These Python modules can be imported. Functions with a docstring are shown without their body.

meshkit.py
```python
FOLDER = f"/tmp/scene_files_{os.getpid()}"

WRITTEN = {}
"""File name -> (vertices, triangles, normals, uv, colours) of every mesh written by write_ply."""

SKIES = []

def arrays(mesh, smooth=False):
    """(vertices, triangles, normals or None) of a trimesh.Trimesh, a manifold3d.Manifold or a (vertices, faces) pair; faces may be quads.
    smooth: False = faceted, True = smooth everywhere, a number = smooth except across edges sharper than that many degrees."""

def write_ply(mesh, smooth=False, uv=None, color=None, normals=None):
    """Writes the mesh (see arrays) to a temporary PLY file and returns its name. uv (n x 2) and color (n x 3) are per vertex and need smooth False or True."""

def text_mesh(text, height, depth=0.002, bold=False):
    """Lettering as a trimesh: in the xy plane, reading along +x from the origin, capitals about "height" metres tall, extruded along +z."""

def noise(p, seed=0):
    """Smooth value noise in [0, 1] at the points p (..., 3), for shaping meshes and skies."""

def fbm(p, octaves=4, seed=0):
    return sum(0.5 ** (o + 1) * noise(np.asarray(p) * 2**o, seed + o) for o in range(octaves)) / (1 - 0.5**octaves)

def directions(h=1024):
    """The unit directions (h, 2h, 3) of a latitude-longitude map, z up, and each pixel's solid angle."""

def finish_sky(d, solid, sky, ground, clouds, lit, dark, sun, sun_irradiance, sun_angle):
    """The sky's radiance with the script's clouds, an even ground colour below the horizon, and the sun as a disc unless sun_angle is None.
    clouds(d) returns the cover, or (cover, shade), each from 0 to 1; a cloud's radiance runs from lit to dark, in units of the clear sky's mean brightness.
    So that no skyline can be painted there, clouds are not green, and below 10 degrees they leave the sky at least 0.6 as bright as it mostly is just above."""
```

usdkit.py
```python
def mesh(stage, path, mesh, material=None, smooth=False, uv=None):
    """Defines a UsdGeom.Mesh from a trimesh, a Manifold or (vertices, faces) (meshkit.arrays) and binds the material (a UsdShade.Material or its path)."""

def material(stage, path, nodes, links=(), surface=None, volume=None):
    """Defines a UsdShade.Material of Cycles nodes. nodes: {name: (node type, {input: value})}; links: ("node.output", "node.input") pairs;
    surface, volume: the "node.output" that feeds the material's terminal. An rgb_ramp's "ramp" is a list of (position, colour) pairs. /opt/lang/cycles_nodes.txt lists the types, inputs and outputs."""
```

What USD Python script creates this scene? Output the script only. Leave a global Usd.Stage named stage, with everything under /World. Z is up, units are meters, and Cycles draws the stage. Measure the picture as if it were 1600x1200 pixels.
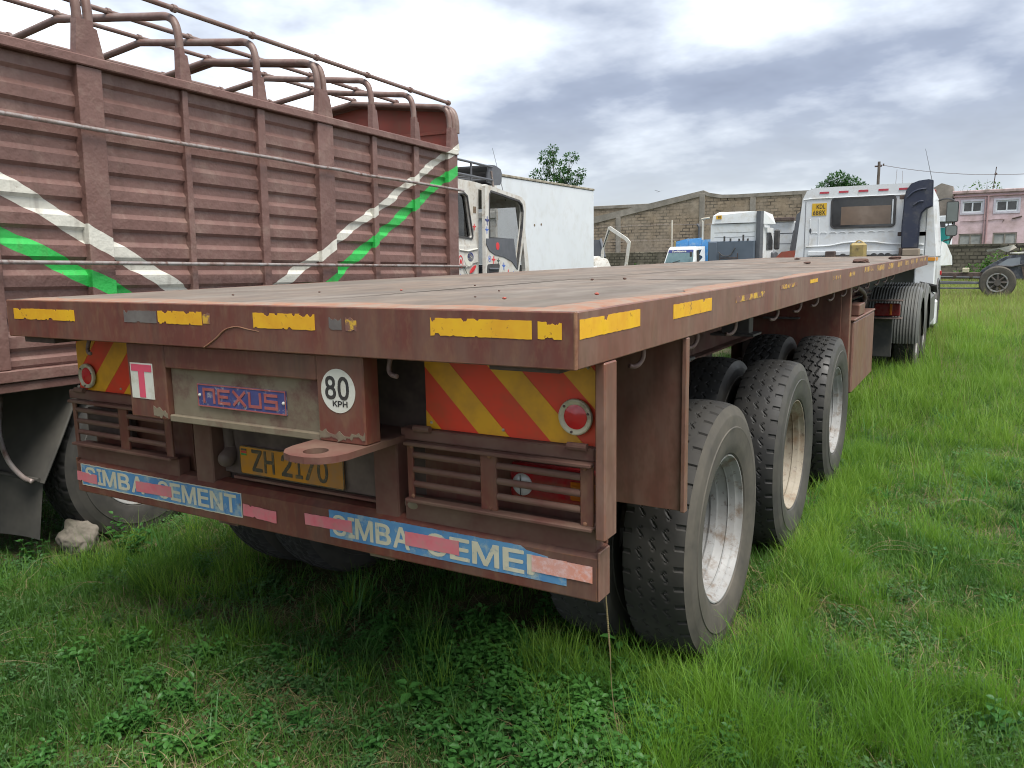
import math, random
import numpy as np, trimesh, usdkit, meshkit
from pxr import Usd, UsdGeom, UsdLux, UsdShade, Gf, Sdf, Vt
from shapely.geometry import Polygon, box as sbox, Point
from shapely import affinity
from shapely.ops import unary_union

stage = Usd.Stage.CreateInMemory()
UsdGeom.SetStageUpAxis(stage, 'Z')
UsdGeom.SetStageMetersPerUnit(stage, 1.0)
stage.SetDefaultPrim(UsdGeom.Xform.Define(stage, '/World').GetPrim())
UsdGeom.Scope.Define(stage, '/World/Looks')
PI = math.pi

# ---------------------------------------------------------------- camera
CAM = np.array([2.1078, -1.772, 1.6306])
yaw, pitch, roll = 0.5309, -0.1586, -0.0185
fwd = np.array([-math.sin(yaw) * math.cos(pitch), math.cos(yaw) * math.cos(pitch), math.sin(pitch)])
rt = np.array([math.cos(yaw), math.sin(yaw), 0.0]); up = np.cross(rt, fwd)
r2 = math.cos(roll) * rt + math.sin(roll) * up; u2 = -math.sin(roll) * rt + math.cos(roll) * up
cam = UsdGeom.Camera.Define(stage, '/World/camera')
cam.CreateHorizontalApertureAttr(36.0); cam.CreateVerticalApertureAttr(27.0)
cam.CreateFocalLengthAttr(36.0 * 1266.94 / 1600)
cam.CreateClippingRangeAttr(Gf.Vec2f(0.05, 5000))
m = np.eye(4); m[0, :3] = r2; m[1, :3] = u2; m[2, :3] = -fwd; m[3, :3] = CAM
cam.AddTransformOp().Set(Gf.Matrix4d(*m.ravel().tolist()))
EXPOSURE = 2.12
cam.CreateExposureAttr(EXPOSURE)

# ---------------------------------------------------------------- sky and sun (overcast, broken cloud)
SUN = np.array([0.45, -0.20, 1.1]); SUN /= np.linalg.norm(SUN)
sun = UsdLux.DistantLight.Define(stage, '/World/sun')
sun.CreateIntensityAttr(0.4); sun.CreateAngleAttr(35.0); sun.CreateNormalizeAttr(True)
sun.CreateColorAttr(Gf.Vec3f(1.0, 0.96, 0.9))
zx = np.cross([0, 0, 1.0], SUN); zx /= np.linalg.norm(zx); zy = np.cross(SUN, zx)
m = np.eye(4); m[0, :3] = zx; m[1, :3] = zy; m[2, :3] = SUN
sun.AddTransformOp().Set(Gf.Matrix4d(*m.ravel().tolist()))
dome = UsdLux.DomeLight.Define(stage, '/World/sky'); dome.CreateIntensityAttr(1.0)
dome.GetPrim().SetCustomDataByKey('kind', 'structure')
SKY = usdkit.material(stage, '/World/Looks/sky_look', {
    'sky': ('sky_texture', {'sky_type': 'single_scattering', 'sun_disc': False, 'sun_elevation': float(math.asin(SUN[2])), 'sun_rotation': float(math.atan2(SUN[0], SUN[1]))}),
    'geo': ('texture_coordinate', {}),
    'sep': ('separate_xyz', {}),
    'zc': ('math', {'math_type': 'maximum', 'value2': 0.0}),
    'za': ('math', {'math_type': 'add', 'value2': 0.25}),
    'px': ('math', {'math_type': 'divide'}), 'py': ('math', {'math_type': 'divide'}),
    'pl': ('combine_xyz', {'z': 3.7}),
    'map': ('mapping', {'scale': (1.0, 1.0, 1.0), 'location': (6.6, 1.1, 4.402), 'rotation': (0.0, 0.0, 0.12)}),
    'n1': ('noise_texture', {'scale': 0.45, 'detail': 7.0, 'roughness': 0.5, 'distortion': 0.35}),
    'n2': ('noise_texture', {'scale': 2.1, 'detail': 6.0, 'roughness': 0.55}),
    'nm': ('mix_float', {'fac': 0.33}),
    'ramp': ('rgb_ramp', {'ramp': [(0.0, (0.13, 0.152, 0.205)), (0.38, (0.142, 0.165, 0.22)), (0.45, (0.185, 0.213, 0.275)), (0.5, (0.315, 0.345, 0.4)), (0.545, (0.455, 0.50, 0.57)), (0.6, (0.72, 0.75, 0.78)), (0.67, (1.2, 1.2, 1.17)), (1.0, (1.7, 1.7, 1.65))]}),
    'hz': ('map_range', {'from_min': 0.0, 'from_max': 0.17, 'to_min': 0.7, 'to_max': 0.0, 'clamp': True}),
    'hmix': ('mix_color', {'b': (0.42, 0.445, 0.44)}),
    'gain': ('vector_math', {'math_type': 'scale', 'scale': 5.3}),
    'cov': ('mix_color', {'fac': 0.985}),
    'bg': ('background_shader', {'strength': 0.1}),
}, [('geo.generated', 'sep.vector'), ('sep.z', 'zc.value1'), ('zc.value', 'za.value1'), ('sep.x', 'px.value1'), ('za.value', 'px.value2'),
    ('sep.y', 'py.value1'), ('za.value', 'py.value2'), ('px.value', 'pl.x'), ('py.value', 'pl.y'), ('pl.vector', 'map.vector'),
    ('map.vector', 'n1.vector'), ('map.vector', 'n2.vector'), ('n1.fac', 'nm.a'), ('n2.fac', 'nm.b'), ('nm.result', 'ramp.fac'),
    ('sep.z', 'hz.value'), ('hz.result', 'hmix.fac'), ('ramp.color', 'hmix.a'), ('hmix.result', 'gain.vector1'),
    ('sky.color', 'cov.a'), ('gain.vector', 'cov.b'), ('cov.result', 'bg.color')], surface='bg.background')
UsdShade.MaterialBindingAPI.Apply(dome.GetPrim()).Bind(SKY)

# ---------------------------------------------------------------- helpers: materials
def mat(name, base, alt=None, dirt=None, damt=0.0, s1=2.5, s2=7.0, rough=0.5, metal=0.0, bump=0.0, bscale=60.0, stretch=(1, 1, 1), hard=0.12, isl=0.0, spec=0.4, dirt2=None, damt2=0.0, s3=18.0, streak=None, samt=.35, edge=None):
    """painted / weathered surface: base and alt mottled, dirt in patches, dirt2 in finer spots."""
    alt = alt if alt is not None else tuple(c * 0.8 for c in base)
    N = {'geo': ('geometry', {}), 'map': ('mapping', {'scale': stretch}),
         'n1': ('noise_texture', {'scale': s1, 'detail': 6.0, 'roughness': 0.6}),
         'r1': ('map_range', {'from_min': 0.36, 'from_max': 0.64, 'clamp': True}),
         'm1': ('mix_color', {'a': base, 'b': alt}),
         'p': ('principled_bsdf', {'roughness': rough, 'metallic': metal, 'specular_ior_level': spec})}
    L = [('geo.position', 'map.vector'), ('map.vector', 'n1.vector'), ('n1.fac', 'r1.value'), ('r1.result', 'm1.fac')]
    last = 'm1.result'
    for k, (dc, da, sc) in enumerate(((dirt, damt, s2), (dirt2, damt2, s3))):
        if dc is None: continue
        N[f'nd{k}'] = ('noise_texture', {'scale': sc, 'detail': 9.0, 'roughness': 0.68})
        t = 0.70 - 0.42 * da
        N[f'rd{k}'] = ('map_range', {'from_min': t - hard, 'from_max': t + hard, 'clamp': True})
        N[f'md{k}'] = ('mix_color', {'b': dc})
        L += [('map.vector', f'nd{k}.vector'), (f'nd{k}.fac', f'rd{k}.value'), (f'rd{k}.result', f'md{k}.fac'), (last, f'md{k}.a')]
        last = f'md{k}.result'
    if streak is not None:
        N['ms'] = ('mapping', {'scale': (1.0, 1.0, .07)}); N['ns'] = ('noise_texture', {'scale': 16.0, 'detail': 4.0, 'roughness': .6}); N['rs'] = ('map_range', {'from_min': .52, 'from_max': .78, 'to_max': samt * 1.6, 'clamp': True}); N['mxs'] = ('mix_color', {'b': streak})
        L += [('geo.position', 'ms.vector'), ('ms.vector', 'ns.vector'), ('ns.fac', 'rs.value'), ('rs.result', 'mxs.fac'), (last, 'mxs.a')]; last = 'mxs.result'
    if edge is not None:
        N['bv'] = ('bevel', {'samples': 4, 'radius': .007}); N['dt'] = ('vector_math', {'math_type': 'dot_product'}); N['re'] = ('map_range', {'from_min': .995, 'from_max': .90, 'to_max': 1.0, 'clamp': True})
        N['ne'] = ('noise_texture', {'scale': 24.0, 'detail': 6.0, 'roughness': .7}); N['rn'] = ('map_range', {'from_min': .46, 'from_max': .58, 'clamp': True}); N['me'] = ('math', {'math_type': 'multiply'}); N['mxe'] = ('mix_color', {'b': edge})
        L += [('bv.bevel', 'dt.vector1'), ('geo.normal', 'dt.vector2'), ('dt.value', 're.value'), ('geo.position', 'ne.vector'), ('ne.fac', 'rn.value'), ('re.result', 'me.value1'), ('rn.result', 'me.value2'), ('me.value', 'mxe.fac'), (last, 'mxe.a')]; last = 'mxe.result'
    if isl:
        N['iv'] = ('map_range', {'to_min': 1 - isl, 'to_max': 1 + isl}); N['ih'] = ('vector_math', {'math_type': 'scale'})
        L += [('geo.random_per_island', 'iv.value'), (last, 'ih.vector1'), ('iv.result', 'ih.scale')]
        last = 'ih.vector'
    L.append((last, 'p.base_color'))
    N['rr'] = ('map_range', {'from_min': 0.3, 'from_max': 0.7, 'to_min': max(0.02, rough - 0.12), 'to_max': min(1, rough + 0.15)})
    L += [('n1.fac', 'rr.value'), ('rr.result', 'p.roughness')]
    if bump:
        N['nb'] = ('noise_texture', {'scale': bscale, 'detail': 5.0, 'roughness': 0.6})
        N['bp'] = ('bump', {'strength': 0.6, 'distance': bump})
        L += [('map.vector', 'nb.vector'), ('nb.fac', 'bp.height'), ('bp.normal', 'p.normal')]
    return usdkit.material(stage, '/World/Looks/' + name, N, L, surface='p.BSDF')

def leafmat(name, cols, trans=0.35, pscale=0.9, rough=0.5):
    """foliage: hue picked per leaf (island) and drifting over the ground with noise; light passes through."""
    return usdkit.material(stage, '/World/Looks/' + name, {
        'geo': ('geometry', {}), 'n': ('noise_texture', {'scale': pscale, 'detail': 3.0}),
        'add': ('math', {'math_type': 'multiply_add', 'value2': 0.8}), 'm2': ('math', {'math_type': 'multiply_add', 'value2': 1.1, 'value3': -0.42}),
        'ramp': ('rgb_ramp', {'ramp': cols}),
        'p': ('principled_bsdf', {'roughness': rough, 'specular_ior_level': 0.3}),
        't': ('translucent_bsdf', {}), 'mx': ('mix_closure', {'fac': trans})},
        [('geo.position', 'n.vector'), ('n.fac', 'm2.value1'), ('geo.random_per_island', 'add.value1'), ('m2.value', 'add.value3'), ('add.value', 'ramp.fac'),
         ('ramp.color', 'p.base_color'), ('ramp.color', 't.color'), ('p.BSDF', 'mx.closure1'), ('t.BSDF', 'mx.closure2')], surface='mx.closure')

def glassmat(name, tint=(0.02, 0.025, 0.03), clear=0.55, rough=0.03):
    return usdkit.material(stage, '/World/Looks/' + name, {
        'f': ('fresnel', {'IOR': 1.5}), 'a': ('transparent_bsdf', {'color': (clear, clear, clear)}), 'g': ('glossy_bsdf', {'color': (0.9, 0.9, 0.9), 'roughness': rough}),
        'mx': ('mix_closure', {})}, [('f.fac', 'mx.fac'), ('a.BSDF', 'mx.closure1'), ('g.BSDF', 'mx.closure2')], surface='mx.closure')

# ---------------------------------------------------------------- helpers: prims
_names = {}
def numbered(parent, name):
    k = (parent, name); n = _names.get(k, 0); _names[k] = n + 1
    return name if n == 0 else f'{name}_{n:03d}'

def tag(p, label=None, cat=None, group=None, kind=None):
    for k, v in (('label', label), ('category', cat), ('group', group), ('kind', kind)):
        if v: p.SetCustomDataByKey(k, v)
    return p

class Thing:
    """an Xform under /World at the thing's base; part() adds meshes given in the thing's own coordinates."""
    def __init__(self, name, label, cat, loc=(0, 0, 0), rotz=0.0, M=None, group=None, kind=None):
        self.path = '/World/' + numbered('/World', name)
        x = UsdGeom.Xform.Define(stage, self.path); self.x = x
        if M is None:
            M = np.eye(4); c, s = math.cos(rotz), math.sin(rotz)
            M[:2, :2] = [[c, -s], [s, c]]; M[:3, 3] = loc
        self.M = M
        x.AddTransformOp().Set(Gf.Matrix4d(*M.T.ravel().tolist()))
        tag(x.GetPrim(), label, cat, group, kind)
    def part(self, name, mesh, m, parent=None, label=None, smooth=False, kind=None):
        base = parent or self.path
        p = base + '/' + numbered(base, name)
        me = usdkit.mesh(stage, p, mesh, m, smooth=smooth)
        tag(me.GetPrim(), label, kind=kind)
        return p
    def group_part(self, name, loc=None, M=None, label=None):
        p = self.path + '/' + numbered(self.path, name)
        x = UsdGeom.Xform.Define(stage, p)
        if loc is not None: x.AddTranslateOp().Set(Gf.Vec3d(*map(float, loc)))
        if M is not None: x.AddTransformOp().Set(Gf.Matrix4d(*M.T.ravel().tolist()))
        tag(x.GetPrim(), label)
        return p

def single(name, mesh, m, label, cat, group=None, kind=None, smooth=False):
    p = '/World/' + numbered('/World', name)
    me = usdkit.mesh(stage, p, mesh, m, smooth=smooth)
    tag(me.GetPrim(), label, cat, group, kind)
    return p

# ---------------------------------------------------------------- helpers: meshes
cat_ = trimesh.util.concatenate
def cat(*ms):
    ms = [x for x in (ms[0] if len(ms) == 1 and isinstance(ms[0], (list, tuple)) else ms)]
    return cat_(ms) if len(ms) > 1 else ms[0]
def hull(pts): return trimesh.convex.convex_hull(np.asarray(pts, float))
def box(x0, x1, y0, y1, z0, z1, b=0.004):
    if x1 < x0: x0, x1 = x1, x0
    if y1 < y0: y0, y1 = y1, y0
    if z1 < z0: z0, z1 = z1, z0
    b = min(b, 0.45 * (x1 - x0), 0.45 * (y1 - y0), 0.45 * (z1 - z0))
    if b <= 0:
        t = trimesh.creation.box([x1 - x0, y1 - y0, z1 - z0]); t.apply_translation([(x0 + x1) / 2, (y0 + y1) / 2, (z0 + z1) / 2]); return t
    P = []
    for X, sx in ((x0, 1), (x1, -1)):
        for Y, sy in ((y0, 1), (y1, -1)):
            for Z, sz in ((z0, 1), (z1, -1)):
                P += [(X, Y + sy * b, Z + sz * b), (X + sx * b, Y, Z + sz * b), (X + sx * b, Y + sy * b, Z)]
    return hull(P)
def tf(mesh, M): q = mesh.copy(); q.apply_transform(M); return q
def mv(mesh, x=0, y=0, z=0): q = mesh.copy(); q.apply_translation([x, y, z]); return q
def rot(a, axis, p=(0, 0, 0)): return trimesh.transformations.rotation_matrix(a, axis, p)
def frame(ex, ey, ez, o):
    M = np.eye(4); M[:3, 0] = ex; M[:3, 1] = ey; M[:3, 2] = ez; M[:3, 3] = o; return M
def prism(poly, d, M=None, z0=0.0):
    """shapely polygon (or point list) extruded by d along its local z, then M."""
    if not hasattr(poly, 'geom_type'): poly = Polygon(poly)
    gs = [g for g in getattr(poly, 'geoms', [poly]) if g.geom_type == 'Polygon' and g.area > 1e-9]
    t = cat([trimesh.creation.extrude_polygon(g, d, engine='earcut') for g in gs])
    if z0: t.apply_translation([0, 0, z0])
    if M is not None: t.apply_transform(M)
    return t
# common frames for flat outlines: REAR(y): (x,z) on a face looking to -y; SIDE(x): (y,z) on a face looking to +x
def REAR(y): return frame((1, 0, 0), (0, 0, 1), (0, -1, 0), (0, y, 0))
def SIDE(x): return frame((0, 1, 0), (0, 0, 1), (1, 0, 0), (x, 0, 0))
def tube(pts, r, n=8, closed=False):
    p = np.asarray(pts, float); N = len(p); r = np.broadcast_to(np.asarray(r, float), (N,))
    t = np.gradient(p, axis=0) if not closed else np.roll(p, -1, 0) - np.roll(p, 1, 0)
    t /= np.linalg.norm(t, axis=1, keepdims=True) + 1e-12
    a = np.cross(t[0], [0, 0, 1.0]); a = a if np.linalg.norm(a) > 0.1 else np.cross(t[0], [1.0, 0, 0])
    V = []; ang = np.arange(n) * 2 * PI / n
    for i in range(N):
        a = a - t[i] * (a @ t[i]); a /= np.linalg.norm(a); b = np.cross(t[i], a)
        V.append(p[i] + r[i] * (np.cos(ang)[:, None] * a + np.sin(ang)[:, None] * b))
    V = np.vstack(V); F = []
    for i in range(N if closed else N - 1):
        for j in range(n):
            q = [i * n + j, i * n + (j + 1) % n, ((i + 1) % N) * n + (j + 1) % n, ((i + 1) % N) * n + j]
            F += [[q[0], q[1], q[2]], [q[0], q[2], q[3]]]
    if not closed:
        F += [[0, j + 1, j] for j in range(1, n - 1)] + [[(N - 1) * n, (N - 1) * n + j, (N - 1) * n + j + 1] for j in range(1, n - 1)]
    return trimesh.Trimesh(V, np.array(F), process=False)
def bez(pts, n=10):
    """smooth curve through control points (Catmull-Rom)."""
    p = np.asarray(pts, float); p = np.vstack([2 * p[0] - p[1], p, 2 * p[-1] - p[-2]]); out = []
    for i in range(1, len(p) - 2):
        for t in np.linspace(0, 1, n, endpoint=False):
            out.append(0.5 * (2 * p[i] + (p[i + 1] - p[i - 1]) * t + (2 * p[i - 1] - 5 * p[i] + 4 * p[i + 1] - p[i + 2]) * t * t + (3 * p[i] - p[i - 1] - 3 * p[i + 1] + p[i + 2]) * t ** 3))
    out.append(p[-2]); return np.array(out)
def lathe(prof, n=48, axis='x', a0=0.0, a1=2 * PI):
    """profile [(axial, radius)] turned about the axis; outside when the profile runs with increasing axial."""
    prof = np.asarray(prof, float); full = abs(a1 - a0 - 2 * PI) < 1e-6
    th = np.linspace(a0, a1, n, endpoint=not full); V = []
    for a in th:
        c, s = math.cos(a), math.sin(a)
        for x, r in prof: V.append((x, r * c, r * s))
    k = len(prof); F = []; m_ = n if full else n - 1
    for i in range(m_):
        for j in range(k - 1):
            a, b, c, d = i * k + j, i * k + j + 1, ((i + 1) % n) * k + j + 1, ((i + 1) % n) * k + j
            F += [[a, b, c], [a, c, d]]
    V = np.array(V)
    if axis == 'z': V = V[:, [1, 2, 0]]
    if axis == 'y': V = V[:, [2, 0, 1]]
    return trimesh.Trimesh(V, np.array(F)[:, ::-1], process=False)
def cyl(p0, p1, r, n=16, b=0.0):
    if b:
        p0, p1 = np.array(p0, float), np.array(p1, float); d = (p1 - p0) / np.linalg.norm(p1 - p0)
        return tube([p0, p0 + d * 1e-4, p0 + d * b, p1 - d * b, p1 - d * 1e-4, p1], [r - b, r - b, r, r, r - b, r - b], n)
    return tube([p0, p1], r, n)
def sheet(fn, nu, nv):
    """grid mesh of fn(u, v) arrays in [0,1]."""
    u, v = np.meshgrid(np.linspace(0, 1, nu), np.linspace(0, 1, nv), indexing='ij')
    P = np.stack(fn(u, v), -1).reshape(-1, 3); i, j = np.meshgrid(np.arange(nu - 1), np.arange(nv - 1), indexing='ij')
    a = (i * nv + j).ravel(); q = np.stack([a, a + nv, a + nv + 1, a + 1], 1)
    return trimesh.Trimesh(P, np.vstack([q[:, [0, 1, 2]], q[:, [0, 2, 3]]]), process=False)
def text(s, height, width=None, d=0.0015, M=None, bold=False):
    t = meshkit.text_mesh(s, height, d, bold)
    lo, hi = t.bounds; t.apply_translation([-lo[0], 0, 0])
    if width: t.apply_scale([width / (hi[0] - lo[0]), 1, 1])
    if M is not None: t.apply_transform(M)
    return t
def ragged(x0, x1, z0, z1, seed, amp=0.006, bites=3, bite=0.25):
    """a torn sticker outline."""
    rg = random.Random(seed); pts = []
    n = max(6, int((x1 - x0) / 0.012))
    for i in range(n + 1): pts.append((x0 + (x1 - x0) * i / n, z0 + rg.uniform(0, amp)))
    for i in range(n, -1, -1): pts.append((x0 + (x1 - x0) * i / n, z1 - rg.uniform(0, amp)))
    P = Polygon(pts)
    for _ in range(bites):
        cx = rg.uniform(x0, x1); cz = rg.choice([z0, z1, z1]); r = (z1 - z0) * bite * rg.uniform(0.35, 1.25); el = rg.uniform(.6, 1.8)
        k = [(cx + el * r * rg.uniform(.72, 1.1) * math.cos(a), cz + r * rg.uniform(.72, 1.1) * math.sin(a)) for a in np.linspace(0, 2 * PI, 19)[:-1]]
        P = P.difference(Polygon(k).buffer(0))
    return P
def ground_z(x, y):
    x = np.asarray(x, float); y = np.asarray(y, float)
    return -0.006 * np.maximum(0, y - 4) * np.minimum(1, np.maximum(0, y - 4) / 6) - 0.05 * np.clip((-1.6 - x) / 0.6, 0, 1)

# ================================================================ materials
MAROON = (0.120, 0.034, 0.024)
M = {}
M['maroon'] = mat('maroon_paint', MAROON, (0.094, 0.027, 0.020), dirt=(0.13, 0.085, 0.06), damt=0.2, s1=3, s2=4.5, rough=0.5, bump=0.0006, bscale=35, hard=0.16, stretch=(1, 1, 0.45), dirt2=(0.15, 0.08, 0.045), damt2=0.14, s3=30, streak=(.055, .03, .024), samt=.4, edge=(.15, .065, .03))
M['maroon_dusty'] = mat('dusty_maroon_paint', (0.106, 0.039, 0.029), (0.084, 0.031, 0.024), dirt=(0.14, 0.095, 0.065), damt=0.3, s1=3, s2=5, rough=0.72, bump=0.001, bscale=40, hard=0.2)
M['maroon_side'] = mat('lit_maroon_paint', (0.148, 0.058, 0.043), (0.122, 0.046, 0.034), dirt=(0.175, 0.12, 0.09), damt=0.3, s1=2, s2=5, rough=0.5, bump=0.0005, bscale=30, hard=0.2, stretch=(1, 1, 0.5), dirt2=(0.09, 0.045, 0.03), damt2=0.12, s3=26, streak=(.075, .036, .028), samt=.4, edge=(.16, .07, .035))  # the same maroon, lightened in colour for sides that catch more light
M['outrig'] = mat('grey_outrigger', (.075, .068, .064), (.06, .054, .05), rough=.6)
M['khaki'] = mat('cement_dusted_steel', (0.175, 0.145, 0.098), (0.14, 0.11, 0.072), dirt=(0.10, 0.045, 0.036), damt=0.28, s1=5, s2=7, rough=0.85, bump=0.0015, bscale=50, hard=0.1)
M['rust'] = mat('bare_rust', (0.19, 0.085, 0.045), (0.12, 0.05, 0.03), dirt=(0.25, 0.14, 0.08), damt=0.35, s1=12, s2=20, rough=0.85, bump=0.001, bscale=80)
M['grime'] = mat('dark_grimy_steel', (0.055, 0.034, 0.03), (0.04, 0.027, 0.025), dirt=(0.12, 0.09, 0.07), damt=0.3, s1=5, s2=7, rough=0.7, hard=0.2)
M['yellow_tape'] = mat('worn_yellow_tape', (0.62, 0.36, 0.015), (0.55, 0.27, 0.012), dirt=(0.15, 0.07, 0.045), damt=0.16, s1=8, s2=14, rough=0.42, hard=0.03, dirt2=(0.3, 0.14, 0.02), damt2=0.15, s3=45)
M['yellow_worn'] = mat('badly_worn_yellow_tape', (0.5, 0.31, 0.03), (0.45, 0.25, 0.04), dirt=(0.155, 0.075, 0.06), damt=0.5, s1=8, s2=22, rough=0.5, hard=0.03)
M['grey_tape'] = mat('dull_grey_tape', (0.14, 0.13, 0.12), (0.10, 0.085, 0.08), rough=0.5, s1=10)
M['pink_tape'] = mat('faded_pink_tape', (0.56, 0.13, 0.16), (0.5, 0.17, 0.19), dirt=(0.4, 0.2, 0.18), damt=0.25, s1=14, s2=30, rough=0.35)
M['pale_tape'] = mat('faded_orange_tape', (0.58, 0.24, 0.17), (0.52, 0.28, 0.24), dirt=(0.6, 0.42, 0.4), damt=0.3, s1=14, s2=60, rough=0.35)
M['chev_red'] = mat('chevron_red', (0.60, 0.045, 0.018), (0.53, 0.038, 0.017), dirt=(0.3, 0.08, 0.03), damt=0.14, s1=3, s2=6, rough=0.38, hard=0.2)
M['chev_yel'] = mat('chevron_yellow', (0.60, 0.31, 0.014), (0.54, 0.26, 0.012), dirt=(0.28, 0.14, 0.03), damt=0.18, s1=3, s2=6, rough=0.38, hard=0.2)
M['blue_sign'] = mat('weathered_blue_sign', (0.055, 0.16, 0.33), (0.09, 0.23, 0.38), dirt=(0.26, 0.33, 0.33), damt=0.27, s1=9, s2=14, rough=0.5, hard=0.06, dirt2=(0.16, 0.13, 0.11), damt2=0.12, s3=30)
M['sign_cream'] = mat('sign_cream_letters', (0.50, 0.47, 0.36), (0.42, 0.39, 0.28), dirt=(0.2, 0.27, 0.3), damt=0.18, s1=10, s2=24, rough=0.5, hard=0.06)
M['nex_blue'] = mat('enamel_blue', (0.04, 0.045, 0.14), (0.055, 0.06, 0.18), dirt=(0.30, 0.29, 0.30), damt=0.2, s1=20, s2=34, rough=0.5, hard=0.06)
M['nex_red'] = mat('enamel_red', (0.27, 0.065, 0.06), (0.33, 0.10, 0.09), dirt=(0.42, 0.32, 0.3), damt=0.1, s1=20, s2=40, rough=0.5, hard=0.06)
M['white_sticker'] = mat('white_sticker', (0.55, 0.55, 0.49), (0.50, 0.49, 0.42), dirt=(0.36, 0.33, 0.24), damt=0.12, s1=8, s2=14, rough=0.45)
M['pink_red'] = mat('faded_red_print', (0.58, 0.07, 0.12), (0.5, 0.08, 0.13), rough=0.45, s1=9)
M['black_print'] = mat('black_print', (0.022, 0.022, 0.024), (0.04, 0.035, 0.03), rough=0.5, s1=20)
M['plate_yel'] = mat('number_plate_yellow', (0.38, 0.16, 0.012), (0.31, 0.125, 0.012), dirt=(0.24, 0.13, 0.05), damt=0.28, s1=7, s2=14, rough=0.4, hard=0.12)
M['plate_black'] = mat('number_plate_black', (0.03, 0.027, 0.022), (0.07, 0.055, 0.03), dirt=(0.2, 0.12, 0.04), damt=0.18, s1=25, s2=50, rough=0.5)
M['flag_red'] = mat('print_red', (0.4, 0.03, 0.03)); M['flag_green'] = mat('print_green', (0.03, 0.2, 0.05))
M['lamp_red'] = mat('tail_lamp_red', (0.23, 0.010, 0.013), (0.17, 0.009, 0.011), dirt=(.12,.04,.03), damt=.2, rough=0.2, spec=0.5, s1=20)
M['lens_red'] = mat('red_lens', (0.42, 0.012, 0.018), (0.36, 0.012, 0.018), rough=0.12, spec=0.6, s1=20)
M['lens_amber'] = mat('amber_lens', (0.30, 0.085, 0.008), rough=0.15, spec=0.6)
M['lens_clear'] = mat('clear_lens', (0.42, 0.42, 0.38), rough=0.12, spec=0.7)
M['ring'] = mat('cream_bezel', (0.42, 0.39, 0.28), (0.36, 0.33, 0.23), dirt=(0.15, 0.1, 0.07), damt=0.2, s1=10, s2=25, rough=0.45)
M['deck'] = mat('weathered_deck', (0.175, 0.150, 0.125), (0.11, 0.094, 0.077), dirt=(0.19, 0.125, 0.085), damt=0.24, s1=3.5, s2=1.5, rough=0.85, bump=0.003, bscale=28, hard=0.16, stretch=(1, 0.4, 1), isl=0.0, dirt2=(0.095, 0.075, 0.062), damt2=0.36, s3=8)
M['deck_rust'] = mat('red_rust_dust', (0.25, 0.105, 0.055), (0.205, 0.10, 0.062), dirt=(0.20, 0.155, 0.12), damt=0.5, s1=9, s2=14, rough=0.9, bump=0.002, bscale=60, hard=0.14)
M['tyre'] = mat('tyre_rubber', (0.026, 0.0255, 0.025), (0.038, 0.036, 0.034), dirt=(0.07, 0.064, 0.053), damt=0.36, s1=5, s2=7, rough=0.62, bump=0.0008, bscale=90, hard=0.25, spec=0.35)
M['tyre_dusty'] = mat('dusty_tyre_rubber', (0.040, 0.037, 0.033), (0.054, 0.05, 0.043), dirt=(0.095, 0.084, 0.067), damt=0.44, s1=5, s2=8, rough=0.75, bump=0.0008, bscale=90, hard=0.25, spec=0.3)
M['tread'] = mat('tread_rubber', (0.012, 0.012, 0.0125), (0.017, 0.017, 0.017), dirt=(0.032, 0.03, 0.026), damt=0.26, s1=4, s2=5, rough=0.6, bump=0.001, bscale=70, hard=0.25, spec=0.35)
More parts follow.
